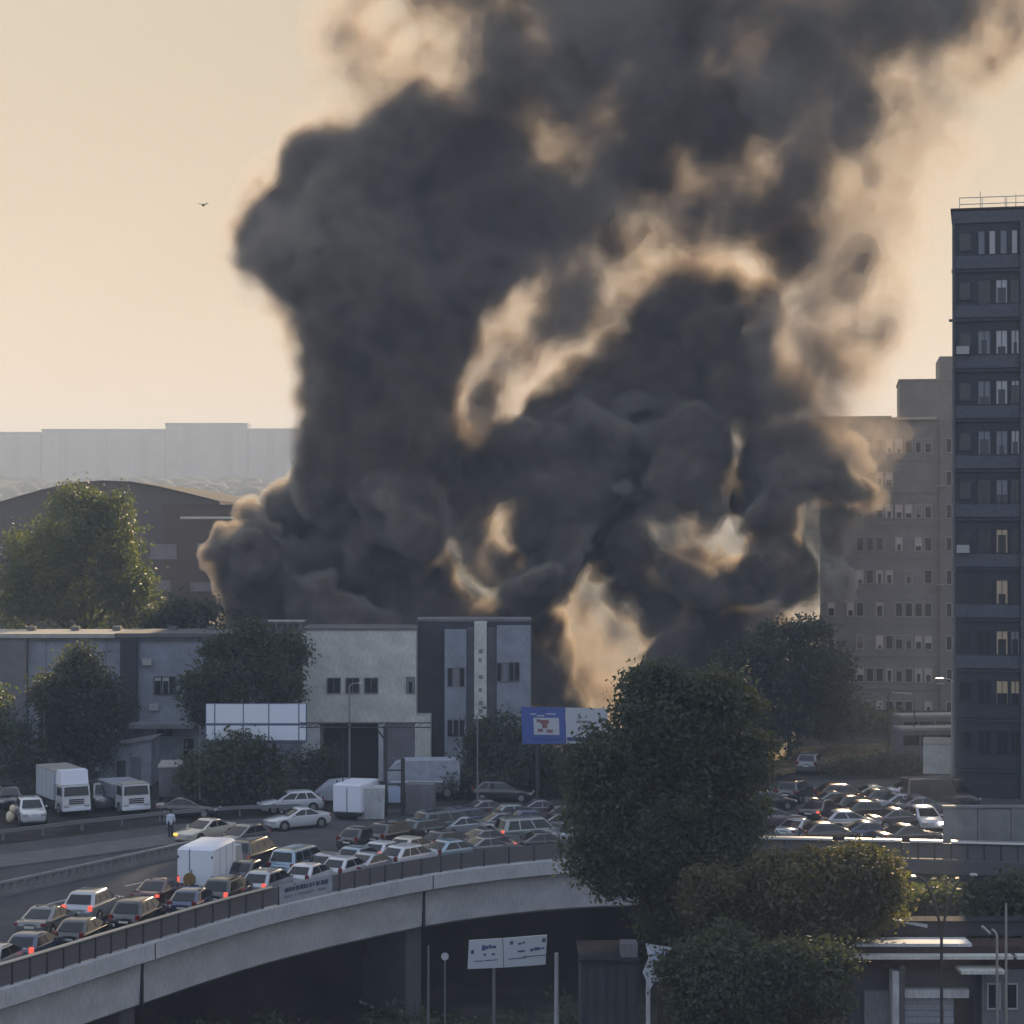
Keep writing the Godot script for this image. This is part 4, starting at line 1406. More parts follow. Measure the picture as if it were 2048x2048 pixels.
func build_plants() -> void:
	var dark := leaf_mat("dark_leaf", Color(0.074, 0.095, 0.066))
	var mid := leaf_mat("mid_leaf", Color(0.105, 0.135, 0.055))
	var olive := leaf_mat("olive_leaf", Color(0.12, 0.118, 0.064))
	tree("broadleaf_tree", "big rounded tree with sunlit yellow green edges behind the low grey building", "tree", 300, 0.0, [[165, 1085, 95, 105], [95, 1120, 80, 85], [235, 1075, 55, 85], [40, 1190, 60, 85], [262, 1170, 38, 80], [160, 1200, 130, 65], [150, 1000, 50, 32], [280, 1235, 40, 40]], 36000, 0.20, mid, 21)
	tree("broadleaf_tree", "dark tree standing before the left end of the low grey building", "tree", 240, 0.0, [[165, 1400, 78, 85], [165, 1335, 48, 45], [205, 1410, 48, 70], [120, 1420, 45, 70], [165, 1485, 75, 60], [95, 1380, 25, 30]], 24000, 0.155, dark, 22)
	tree("broadleaf_tree", "dark wide tree between the low grey building and the white building", "tree", 236, 0.0, [[480, 1345, 95, 62], [545, 1300, 58, 42], [400, 1385, 42, 48], [560, 1365, 45, 60], [460, 1295, 50, 30], [500, 1265, 35, 22], [430, 1420, 50, 30]], 24000, 0.155, dark, 23)
	tree("shrub", "dark mass of bushes under the gridded billboard", "bush", 222, 0.0, [[440, 1535, 70, 50], [510, 1545, 55, 55], [400, 1565, 45, 40], [470, 1500, 60, 35], [540, 1575, 30, 35]], 11000, 0.17, dark, 24, false, "bushes in the yard")
	tree("shrub", "dark bushes at the left edge of the yard", "bush", 232, 0.0, [[20, 1490, 50, 60], [-30, 1450, 50, 80], [55, 1530, 30, 40]], 6000, 0.18, dark, 25, false, "bushes in the yard")
	tree("shrub", "dark bush between the office building and the blue billboard", "bush", 236, 0.0, [[1005, 1478, 48, 52], [960, 1500, 30, 48], [1040, 1510, 50, 42]], 6000, 0.18, dark, 26, false, "bushes in the yard")
	tree("shrub", "low dark shrubs below the blue billboard", "bush", 231, 0.0, [[1085, 1545, 70, 45], [1000, 1560, 60, 30], [1150, 1530, 60, 60], [920, 1560, 50, 30]], 8000, 0.18, dark, 27, false, "bushes in the yard")
	tree("shrub", "dim shrubs behind the roof of the low grey building beside the smoke", "bush", 292, 0.0, [[355, 1235, 55, 40], [320, 1255, 40, 30], [400, 1255, 40, 25]], 4000, 0.24, dark, 28, false, "bushes behind the roof")
	tree("shrub", "small shrub at the foot of the white building's dark doorway", "bush", 240, 0.0, [[655, 1520, 26, 26], [620, 1535, 26, 28]], 2500, 0.15, dark, 29, false, "bushes in the yard")
	tree("broadleaf_tree", "huge dark green tree in front of the smoke and the right end of the flyover", "tree", 150, -9.0, [[1340, 1440, 105, 92], [1275, 1420, 52, 66], [1425, 1440, 88, 90], [1280, 1535, 120, 85], [1400, 1530, 90, 80], [1205, 1610, 72, 80], [1320, 1640, 120, 75], [1240, 1720, 70, 80], [1385, 1720, 95, 75], [1350, 1820, 90, 80], [1180, 1545, 44, 45], [1300, 1370, 55, 35], [1480, 1520, 80, 50], [1480, 1630, 70, 52], [1195, 1700, 60, 66], [1455, 1700, 80, 60]], 92000, 0.125, dark, 30)
	tree("broadleaf_tree", "dark tree rising behind the junction left of the hazy block", "tree", 266, 0.0, [[1570, 1330, 95, 75], [1640, 1335, 60, 60], [1490, 1370, 75, 75], [1600, 1420, 95, 75], [1500, 1470, 90, 50], [1660, 1420, 42, 52], [1610, 1262, 50, 28], [1540, 1455, 70, 34]], 40000, 0.18, dark, 31)
	tree("broadleaf_tree", "olive green tree lit by the sun below the white barrier", "tree", 142, -9.0, [[1580, 1780, 80, 70], [1685, 1775, 85, 75], [1745, 1765, 52, 68], [1630, 1840, 110, 45], [1500, 1830, 75, 80], [1740, 1825, 45, 35], [1560, 1740, 50, 40], [1430, 1790, 60, 60]], 46000, 0.115, olive, 32)
	tree("broadleaf_tree", "dark leafy tree at the bottom edge right of the hanging sheet", "tree", 128, -9.0, [[1440, 1960, 110, 75], [1540, 1960, 90, 70], [1420, 2040, 70, 56], [1500, 2050, 100, 60], [1620, 1990, 70, 60], [1660, 1930, 55, 40], [1450, 1895, 50, 38]], 46000, 0.11, dark, 33)
	tree("hedge", "clipped dark hedge between the dry grass and the junction", "hedge", 252, 0.0, [[1690, 1545, 38, 18], [1735, 1537, 45, 24], [1785, 1537, 40, 26], [1660, 1552, 20, 10], [1825, 1540, 25, 24]], 9000, 0.13, dark, 34, false)
	tree("broadleaf_tree", "dim brown green tree behind the dry grass before the hazy block", "tree", 305, 0.0, [[1690, 1440, 45, 45], [1740, 1460, 50, 30], [1790, 1465, 45, 28]], 7000, 0.26, olive, 35)
	tree("shrub", "dark bushes in the shade between the flyover and the flat roofed building", "bush", 158, -9.0, [[1830, 1830, 60, 45], [1900, 1820, 60, 55], [1980, 1830, 60, 45], [2050, 1815, 60, 60], [1770, 1850, 50, 40]], 15000, 0.17, dark, 37, false, "bushes by the flat roofed building")
	# undergrowth below the flyover
	var r := RandomNumberGenerator.new()
	r.seed = 91
	var ls := []
	for i in 46:
		var px := r.randf_range(330, 1300)
		var d := r.randf_range(150, 168)
		var p := at(px, 1990, d)
		var h := r.randf_range(0.7, 2.4)
		ls.append([Vector3(p.x, -9.0 + h * 0.7, -d * ZS), Vector3(r.randf_range(1.0, 2.4), h, r.randf_range(0.8, 1.8))])
	var u := put_mesh("undergrowth", crown(ls, 26000, 0.17, 0.42, dark, 36))
	tag(u, "dark tangled undergrowth in the shade below the flyover", "undergrowth")
	u.set_meta("kind", "stuff")
	# trees on the far hillside, one mass
	var blob := Shape.new()
	blob.ball(Vector3(), Vector3(1, 0.9, 1), 5, 7)
	var bm := blob.smooth(80).made(M.far_hill)
	var mm := MultiMesh.new()
	mm.transform_format = MultiMesh.TRANSFORM_3D
	mm.mesh = bm
	mm.instance_count = 1100
	for i in 1100:
		var d := r.randf_range(900, 1660)
		var px := r.randf_range(-120, 760)
		var p := at(px, 0, d)
		p.y = smoothstep(700.0, 1650.0, d) * 39.0 + 1.0
		var s := r.randf_range(2.2, 6.5)
		mm.set_instance_transform(i, Transform3D(Basis(Vector3.UP, r.randf() * TAU).scaled(Vector3(s * r.randf_range(0.8, 1.5), s * r.randf_range(0.7, 1.3), s)), p))
	var mi := MultiMeshInstance3D.new()
	mi.name = "hillside_wood"
	mi.multimesh = mm
	add_child(mi)
	tag(mi, "hazy far woodland on the hillside below the slab blocks", "woodland")
	mi.set_meta("kind", "stuff")

# ------------------------------------------------------------------ vehicles
# length, width, height, belt, bonnet, windscreen foot and head, roof end, rear window foot, boot height, wheel radius
const CARS := {
	"hatchback": [3.95, 1.72, 1.48, 0.92, 0.84, -1.10, -0.05, 1.22, 1.84, 0.94, 0.32],
	"saloon": [4.50, 1.78, 1.45, 0.92, 0.84, -1.12, -0.10, 0.72, 1.66, 0.98, 0.33],
	"off_roader": [4.40, 1.84, 1.69, 1.04, 0.98, -1.12, -0.30, 1.50, 2.02, 1.03, 0.37],
	"estate_car": [4.60, 1.80, 1.55, 0.94, 0.87, -1.22, -0.25, 1.50, 2.12, 0.97, 0.33],
	"minivan": [4.75, 1.90, 1.90, 1.12, 1.05, -1.50, -0.75, 2.00, 2.28, 1.10, 0.34],
	"panel_van": [5.60, 2.02, 2.50, 1.30, 1.15, -2.10, -1.35, 2.68, 2.76, 1.28, 0.35],
}
const PAINT := {
	"white": [Color(0.50, 0.52, 0.56), 0.0], "silver": [Color(0.34, 0.37, 0.41), 0.4], "grey": [Color(0.15, 0.155, 0.165), 0.4], "black": [Color(0.012, 0.012, 0.014), 0.2],
	"blue": [Color(0.03, 0.05, 0.11), 0.3], "maroon": [Color(0.075, 0.018, 0.02), 0.3], "pale_blue": [Color(0.24, 0.34, 0.42), 0.4], "sea_green": [Color(0.035, 0.07, 0.085), 0.3], "green_grey": [Color(0.20, 0.235, 0.225), 0.4],
	"ivory": [Color(0.50, 0.48, 0.40), 0.0], "violet_grey": [Color(0.13, 0.115, 0.14), 0.4], "charcoal": [Color(0.035, 0.035, 0.04), 0.3],
}
var stock := {}
var paints := {}
var wheel_mesh := {}

func paint(c: String) -> StandardMaterial3D:
	if not paints.has(c):
		var m := mat(c + "_paint", PAINT[c][0], 0.20, PAINT[c][1])
		m.metallic_specular = 1.0
		m.clearcoat_enabled = true
		m.clearcoat = 1.0
		m.clearcoat_roughness = 0.04
		paints[c] = m
	return paints[c]

func wheel(r: float) -> ArrayMesh:
	if not wheel_mesh.has(r):
		var s := Shape.new()
		s.tube(Vector3(-0.11, 0, 0), Vector3(0.11, 0, 0), r, r, 18)
		var me := s.smooth(40).made(M.rubber)
		var k := Shape.new()
		for e in [-1, 1]:
			k.tube(Vector3(0.10 * e, 0, 0), Vector3(0.125 * e, 0, 0), r * 0.66, r * 0.58, 14)
		var arr := []
		arr.resize(Mesh.ARRAY_MAX)
		arr[Mesh.ARRAY_VERTEX] = k.v
		arr[Mesh.ARRAY_NORMAL] = k.n
		me.add_surface_from_arrays(Mesh.PRIMITIVE_TRIANGLES, arr)
		me.surface_set_material(1, M.rim)
		wheel_mesh[r] = me
	return wheel_mesh[r]

func add_wheels(o: Node3D, half_track: float, zs: Array, r: float) -> void:
	for z in zs:
		for e in [-1, 1]:
			put_mesh("wheel", wheel(r), o).position = Vector3(half_track * e, r, z)

func car(kind: String) -> Node3D:
	if stock.has(kind):
		return stock[kind]
	var d: Array = CARS[kind]
	var L: float = d[0] * 0.5
	var w: float = d[1] * 0.5
	var H: float = d[2]
	var belt: float = d[3]
	var van := kind == "panel_van"
	var o := Node3D.new()
	# lower body, nose to tail
	var body := Shape.new()
	var rows := [[-L, 0.72, 0.34, d[4] - 0.20], [-L + 0.10, 0.86, 0.24, d[4] - 0.12], [-L + 0.45, 0.97, 0.22, d[4] - 0.03], [d[5] - 0.1, 1.0, 0.22, lerpf(d[4], belt, 0.6)], [d[5] + 0.25, 1.0, 0.22, belt], [0.0, 1.0, 0.22, belt], [d[8] - 0.1, 1.0, 0.22, belt], [maxf(d[8], L - 0.42), 0.99, 0.22, d[9]], [L - 0.10, 0.92, 0.26, d[9] - 0.03], [L, 0.82, 0.36, d[9] - 0.14]]
	var rings := []
	for r in rows:
		var hw: float = w * r[1]
		var b: float = r[2]
		var t: float = r[3]
		rings.append(PackedVector3Array([Vector3(-hw * 0.9, b, r[0]), Vector3(-hw, b + 0.12, r[0]), Vector3(-hw, lerpf(b, t, 0.62), r[0]), Vector3(-hw * 0.965, t - 0.05, r[0]), Vector3(-hw * 0.87, t, r[0]), Vector3(0, t + 0.025, r[0]), Vector3(hw * 0.87, t, r[0]), Vector3(hw * 0.965, t - 0.05, r[0]), Vector3(hw, lerpf(b, t, 0.62), r[0]), Vector3(hw, b + 0.12, r[0]), Vector3(hw * 0.9, b, r[0])]))
	body.loft(rings)
	put("body", body.smooth(38), paint("grey"), o)
	# cabin
	var wb := w * 0.955
	var wr := w * (0.90 if van else 0.76)
	var top := H - 0.10
	var cab := Shape.new()
	var lay := [[belt - 0.03, d[5], d[8], wb, 0.10], [top, d[6], d[7], wr, 0.10], [H - 0.055, d[6] + 0.09, d[7] - 0.07, wr - 0.045, 0.12], [H - 0.018, d[6] + 0.26, d[7] - 0.22, wr - 0.13, 0.14], [H, d[6] + 0.52, d[7] - 0.46, wr - 0.28, 0.16]]
	rings = []
	for l in lay:
		var k: float = l[4]
		var x: float = l[3]
		rings.append(PackedVector3Array([Vector3(-x + k, l[0], l[1]), Vector3(0, l[0], l[1] - 0.06), Vector3(x - k, l[0], l[1]), Vector3(x, l[0], l[1] + k), Vector3(x, l[0], l[2] - k), Vector3(x - k, l[0], l[2]), Vector3(0, l[0], l[2] + 0.05), Vector3(-x + k, l[0], l[2]), Vector3(-x, l[0], l[2] - k), Vector3(-x, l[0], l[1] + k)]))
	cab.loft(rings)
	put("cabin", cab.smooth(32), paint("grey"), o)
	# glass
	var F := func(u: float, v: float) -> Vector3:
		var a := Vector3(lerpf(-wb + 0.1, wb - 0.1, u), belt - 0.03, d[5] - 0.06 * (1.0 - absf(u * 2.0 - 1.0)))
		var b := Vector3(lerpf(-wr + 0.1, wr - 0.1, u), top, d[6] - 0.06 * (1.0 - absf(u * 2.0 - 1.0)))
		return a.lerp(b, v)
	var R := func(u: float, v: float) -> Vector3:
		var a := Vector3(lerpf(-wb + 0.1, wb - 0.1, u), belt - 0.03, d[8] + 0.05 * (1.0 - absf(u * 2.0 - 1.0)))
		var b := Vector3(lerpf(-wr + 0.1, wr - 0.1, u), top, d[7] + 0.05 * (1.0 - absf(u * 2.0 - 1.0)))
		return a.lerp(b, v)
	for e in [-1.0, 1.0]:
		var g := Shape.new()
		if e < 0:
			var out := Vector3(0, 0.012, -0.02)
			for k in 2:
				g.slab([F.call(0.03 + 0.47 * k, 0.10) + out, F.call(0.5 + 0.47 * k, 0.10) + out, F.call(0.5 + 0.47 * k, 0.93) + out, F.call(0.03 + 0.47 * k, 0.93) + out], out * 0.4)
			put("windscreen", g, M.glass, o)
		else:
			var out := Vector3(0, 0.006, 0.022)
			var v0 := 0.22 if not van else 0.34
			for k in 2:
				if van:
					g.slab([R.call(0.08 + 0.46 * k, v0) + out, R.call(0.46 + 0.46 * k, v0) + out, R.call(0.46 + 0.46 * k, 0.85) + out, R.call(0.08 + 0.46 * k, 0.85) + out], out * 0.4)
				else:
					g.slab([R.call(0.04 + 0.46 * k, v0) + out, R.call(0.5 + 0.46 * k, v0) + out, R.call(0.5 + 0.46 * k, 0.94) + out, R.call(0.04 + 0.46 * k, 0.94) + out], out * 0.4)
			put("rear_window", g, M.glass, o)
	for e in [-1.0, 1.0]:
		var P := func(u: float, v: float) -> Vector3:
			return Vector3(wb * e, belt - 0.03, lerpf(d[5] + 0.1, d[8] - 0.1, u)).lerp(Vector3(wr * e, top, lerpf(d[6] + 0.1, d[7] - 0.1, u)), v)
		var out := Vector3(0.016 * e, 0.006, 0)
		var spans := [[0.02, 0.46], [0.50, 0.94]]
		if van:
			spans = [[0.0, 0.22]]
		elif kind == "minivan" or kind == "estate_car" or kind == "off_roader":
			spans = [[0.02, 0.36], [0.39, 0.68], [0.71, 0.95]]
		for sp in spans:
			var g := Shape.new()
			g.slab([P.call(sp[0], 0.14) + out, P.call(sp[1], 0.14) + out, P.call(sp[1] - 0.01, 0.90) + out, P.call(sp[0] + 0.01, 0.90) + out], out * 0.4)
			put("side_window", g, M.glass, o)
	# under the car and the wheel arches
	var und := Shape.new()
	und.box(Vector3(0, 0.24, 0), Vector3(w * 1.7, 0.14, L * 1.86))
	var r: float = d[10]
	var zs := [-L + 0.82, L - 0.85]
	for z in zs:
		for e in [-1, 1]:
			und.tube(Vector3((w - 0.10) * e, r + 0.02, z), Vector3((w + 0.004) * e, r + 0.02, z), r + 0.06, r + 0.06, 16)
	put("underbody", und, M.under, o)
	add_wheels(o, w - 0.085, zs, r)
	# lamps, plate, mirrors
	for e in [-1.0, 1.0]:
		var s := Shape.new()
		s.box(Vector3(w * 0.68 * e, d[4] - 0.23, -L + 0.04), Vector3(0.38, 0.17, 0.18), Basis(Vector3.UP, -0.35 * e), 0.03)
		put("headlight", s, M.lamp_clear, o)
	for e in [-1.0, 1.0]:
		var s := Shape.new()
		var hh := 0.17 if kind == "saloon" else 0.30
		s.box(Vector3(w * 0.80 * e, d[9] - 0.17 + (0.1 if hh > 0.2 else 0.0), L - 0.085), Vector3(0.23, hh, 0.16), Basis(Vector3.UP, 0.3 * e), 0.03)
		put("tail_light", s, M.lamp_red, o)
	var pl := Shape.new()
	pl.box(Vector3(0, d[9] - 0.30, L + 0.006), Vector3(0.5, 0.11, 0.02))
	put("number_plate", pl, M.plate, o)
	for e in [-1.0, 1.0]:
		var s := Shape.new()
		s.box(Vector3((w + 0.08) * e, belt + 0.06, d[5] + 0.42), Vector3(0.17, 0.13, 0.10), Basis(), 0.03)
		put("wing_mirror", s, paint("grey"), o)
	stock[kind] = o
	return o

func inside_parapet(p: Vector3) -> Vector3:
	# a car stands at least a lane's half width from the parapet
	var best := 0
	var near := 1e9
	for i in range(0, rim.size(), 2):
		var d := rim[i].distance_squared_to(Vector3(p.x, 0, p.z))
		if d < near:
			near = d
			best = i
	var out := (Vector3(p.x, 0, p.z) - rim[best]).dot(rim_out[best])
	return p - rim_out[best] * maxf(0.0, out + 1.75)

func place_car(kind: String, colour: String, place: Vector3, heading: float, lights: String, label: String, group: String) -> Node3D:
	var o: Node3D = car(kind).duplicate()
	o.name = numbered({"hatchback": "hatchback", "saloon": "saloon_car", "off_roader": "off_road_car", "estate_car": "estate_car", "minivan": "minivan", "panel_van": "panel_van"}[kind])
	add_child(o)
	o.position = inside_parapet(place)
	o.rotation.y = -deg_to_rad(heading)
	tag(o, label, {"minivan": "minivan", "panel_van": "van"}.get(kind, "car"), group)
	var p := paint(colour)
	for k in o.get_children():
		var nm := String(k.name)
		if nm == "body" or nm == "cabin" or nm.begins_with("wing_mirror"):
			k.set_surface_override_material(0, p)
	var tl := [o.get_node("tail_light"), o.get_node("tail_light_001")]
	if "l" in lights:
		tl[0].set_surface_override_material(0, M.brake_lit)
	if "r" in lights:
		tl[1].set_surface_override_material(0, M.brake_lit)
	if "a" in lights:
		o.get_node("headlight_001").set_surface_override_material(0, M.lamp_amber)
	if "w" in lights:  # the sun glint is put in as a glowing headlight
		o.get_node("headlight").set_surface_override_material(0, M.sun_glint_glow)
	return o

# across and down (top of the roof) in the photograph, kind, colour, heading, lamps, label
func traffic() -> void:
	var queue := "vehicles queuing on the flyover"
	var rows := [
		[3, 1881, "hatchback", "silver", 12, "", "silver hatchback cut off by the left edge of the photo behind the parapet rail"],
		[72, 1857, "hatchback", "blue", 12, "r", "dark blue hatchback with one dim tail light, second car from the left along the parapet"],
		[98, 1807, "saloon", "grey", 12, "", "dull grey saloon in the inner lane, left of the silver off-roader with red lamps"],
		[170, 1829, "hatchback", "black", 12, "", "black hatchback with a pale roof beside the parapet below the silver off-roader"],
		[188, 1773, "off_roader", "silver", 12, "lr", "silver off-road car with both tail lights glowing red in the inner lane"],
		[281, 1790, "off_roader", "black", 12, "", "black off-road car beside the parapet right of the silver off-roader"],
		[322, 1753, "saloon", "maroon", 13, "r", "dark maroon saloon with its right tail light lit, left below the white van"],
		[391, 1771, "hatchback", "blue", 13, "", "blue hatchback with a bright roof beside the parapet just below the white van"],
		[459, 1748, "off_roader", "black", 16, "r", "black off-road car at the right rear corner of the white van"],
		[503, 1715, "hatchback", "charcoal", 17, "", "small dark car with a white roof edge just right of the white van"],
		[541, 1734, "estate_car", "silver", 20, "r", "silver estate car with a red right lamp above the left end of the pale banner"],
		[507, 1672, "minivan", "black", 18, "", "tall black minivan behind the white van, below the dark car of the far lane"],
		[600, 1689, "minivan", "pale_blue", 23, "", "pale blue minivan in mid queue right of the black minivan"],
		[626, 1722, "hatchback", "white", 22, "", "white hatchback with a wide dark rear window above the pale banner"],
		[664, 1701, "hatchback", "silver", 25, "l", "silver hatchback with red glow behind its window, left of the white brake light car"],
		[706, 1710, "hatchback", "white", 28, "l", "white hatchback with a red brake light near the parapet past the banner"],
		[722, 1688, "hatchback", "pale_blue", 28, "", "pale blue hatchback behind the white hatchback that brakes near the banner"],
		[775, 1678, "hatchback", "white", 31, "r", "white hatchback with the brightest orange brake light in mid queue"],
		[768, 1705, "saloon", "silver", 33, "", "silver saloon close to the parapet below the brightest brake light"],
		[842, 1688, "estate_car", "white", 40, "", "white estate car with a long dark rear window beside the parapet"],
		[828, 1669, "hatchback", "ivory", 35, "", "ivory hatchback just above the white estate car by the parapet"],
		[726, 1650, "hatchback", "charcoal", 28, "", "dark hatchback with a silver roof leading the far edge of the queue left of centre"],
		[791, 1640, "off_roader", "black", 38, "", "black off-road car with a pale roof beside the two dark gantry posts"],
		[857, 1633, "estate_car", "sea_green", 48, "", "dark green estate car with a bright windscreen right of the black off-roader"],
		[893, 1617, "minivan", "sea_green", 56, "", "dark green minivan standing taller than the cars around it at the top of the queue"],
		[944, 1612, "estate_car", "blue", 62, "", "dark blue estate car with two bright panes right of the green minivan"],
		[928, 1629, "saloon", "silver", 58, "", "silver saloon wedged below the green minivan at the top of the queue"],
		[977, 1596, "saloon", "violet_grey", 68, "", "violet grey saloon farthest back at the top of the queue, one bright pane"],
		[1036, 1605, "hatchback", "green_grey", 72, "", "green grey hatchback with two bright panes behind the big pale minivan"],
		[1086, 1596, "saloon", "violet_grey", 75, "", "violet grey saloon far back near the trees, right of the other one"],
		[1070, 1616, "hatchback", "blue", 73, "", "blue hatchback just above the big pale minivan near the trees"],
		[1008, 1621, "saloon", "grey", 67, "", "grey saloon left of the big pale minivan in the dense part of the queue"],
		[1060, 1631, "minivan", "green_grey", 65, "r", "big pale green grey minivan with a sloping tail at the right end of the queue"],
		[900, 1657, "hatchback", "charcoal", 48, "l", "charcoal hatchback with a pink tail light in the middle of the queue"],
		[976, 1654, "saloon", "violet_grey", 60, "", "violet grey saloon left of the big pale minivan with a bright rear pane"],
		[988, 1672, "saloon", "grey", 63, "", "grey saloon beside the parapet below the violet grey saloon"],
		[914, 1675, "hatchback", "pale_blue", 50, "", "pale blue hatchback beside the parapet right of the white estate car"],
		[1093, 1662, "saloon", "charcoal", 72, "r", "charcoal saloon with a pink lamp below the big pale minivan"],
		[1142, 1607, "hatchback", "charcoal", 78, "", "charcoal hatchback with a star shaped glint at the edge of the tree"],
		[1126, 1624, "saloon", "grey", 76, "", "grey saloon half hidden by leaves at the left edge of the big tree"],
		[1195, 1604, "saloon", "silver", 81, "", "silver saloon seen only in glints through the left half of the big tree"],
		[1248, 1608, "hatchback", "white", 82, "", "white hatchback seen in glints through the middle of the big tree"],
		[1308, 1612, "saloon", "grey", 85, "", "grey saloon glimpsed through the right half of the big tree"],
		[1165, 1646, "saloon", "silver", 79, "", "silver saloon glimpsed low through the left half of the big tree"],
		[1380, 1618, "hatchback", "green_grey", 87, "", "green grey hatchback glimpsed between the big tree and the open road"],
	]
	for r in rows:
		var h: float = CARS[r[2]][2]
		var y: float = (r[1] - SKYLINE * h / EYE) / (1.0 - h / EYE)
		place_car(r[2], r[3], on(r[0], y, 0.004), r[4], r[5], r[6], queue)
	var far := "vehicles on the far carriageway"
	for r in [
		[412, 1636, "saloon", "ivory", 214, "a", "ivory saloon facing us with a lit yellow headlamp in the far lane"],
		[485, 1648, "hatchback", "grey", 214, "", "dark grey hatchback right behind the ivory saloon in the far lane"],
		[595, 1613, "saloon", "white", 236, "", "white saloon with a bright rear quarter alone in the far lane"],
	]:
		var h: float = CARS[r[2]][2]
		place_car(r[2], r[3], on(r[0], (r[1] - SKYLINE * h / EYE) / (1.0 - h / EYE), 0.004), r[4], r[5], r[6], far)
	var right := "vehicles at the junction beside the tower"
	for r in [
		[1620, 1503, "off_roader", "grey", 18, "", "grey off-road car with a bright roof parked on the dry grass verge"],
		[1590, 1557, "off_roader", "charcoal", 28, "", "charcoal off-road car with a bright roof just below the verge"],
		[1640, 1597, "saloon", "charcoal", 31, "r", "charcoal saloon with a curved roof right of the tree gap"],
		[1600, 1634, "saloon", "silver", 38, "", "silver saloon nearest the white barrier in the gap right of the tree"],
		[1815, 1646, "saloon", "charcoal", 67, "", "charcoal saloon with a bright roof line below the dazzling glint"],
		[1797, 1614, "saloon", "violet_grey", 75, "", "violet grey saloon left of the dazzling glint"],
		[1850, 1612, "hatchback", "white", 176, "w", "white hatchback with a sun glint set as a glowing headlight beside the foot of the dark tower"],
		[1742, 1599, "hatchback", "black", 82, "", "black hatchback with a white glint in the middle of the junction"],
		[1806, 1584, "saloon", "silver", 79, "", "silver saloon with a white glint left of the dark van by the tower"],
		[1826, 1561, "saloon", "white", 82, "", "white saloon behind the silver one at the back of the junction"],
		[1708, 1588, "hatchback", "black", 67, "", "black hatchback with a greenish glint at the left of the junction"],
		[1880, 1553, "panel_van", "charcoal", 82, "", "charcoal van with a long bright roof line against the tower"],
		[1452, 1565, "hatchback", "silver", 75, "", "silver hatchback with bright panes at the left edge of the tree gap"],
		[1492, 1568, "saloon", "green_grey", 75, "", "green grey saloon with slanting bright panes in the tree gap"],
		[1536, 1578, "hatchback", "charcoal", 72, "", "charcoal hatchback with one bright pane left of the charcoal off-roader"],
		[1690, 1566, "estate_car", "maroon", 87, "", "maroon estate car at the back of the junction behind the hedge"],
		[1700, 1618, "hatchback", "silver", 82, "", "silver hatchback between the curved charcoal saloon and the violet grey one"],
		[1738, 1640, "saloon", "blue", 84, "", "dark blue saloon near the white barrier, right of the nearest silver saloon"],
		[1772, 1576, "hatchback", "charcoal", 80, "", "charcoal hatchback left of the silver saloon with a white glint"],
		[1672, 1580, "saloon", "green_grey", 78, "", "green grey saloon right of the charcoal off-roader in the junction"],
		[1545, 1612, "saloon", "violet_grey", 70, "", "violet grey saloon beside the leaves above the nearest silver saloon"],
		[1846, 1590, "saloon", "grey", 86, "", "grey saloon in front of the charcoal van by the tower"],
		[1660, 1642, "hatchback", "charcoal", 80, "", "charcoal hatchback right beside the nearest silver saloon at the barrier"],
		[1756, 1568, "saloon", "ivory", 87, "", "ivory saloon at the back of the junction right of the maroon estate"],
	]:
		var h: float = CARS[r[2]][2]
		place_car(r[2], r[3], on(r[0], (r[1] - SKYLINE * h / EYE) / (1.0 - h / EYE), 0.004), r[4], r[5], r[6], right)
	var yard := "vehicles parked in the yard"
	for r in [
		[62, 1594, "off_roader", "white", 160, "", "white off-road car facing us left of the box truck in the yard"],
		[376, 1592, "saloon", "charcoal", 96, "", "charcoal saloon seen from its side behind the walking person"],
		[582, 1580, "estate_car", "white", 250, "", "white estate car half hidden by bushes left of the covered vehicle"],
		[205, 1562, "minivan", "grey", 160, "", "grey minivan showing between the box truck and the tipper truck"],
		[20, 1572, "hatchback", "charcoal", 165, "", "charcoal hatchback in the bushes at the left edge of the yard"],
		[1005, 1560, "estate_car", "charcoal", 95, "", "charcoal estate car in the dark under the blue billboard"],
	]:
		var h: float = CARS[r[2]][2]
		place_car(r[2], r[3], on(r[0], (r[1] - SKYLINE * h / EYE) / (1.0 - h / EYE), 0.004), r[4], r[5], r[6], yard)

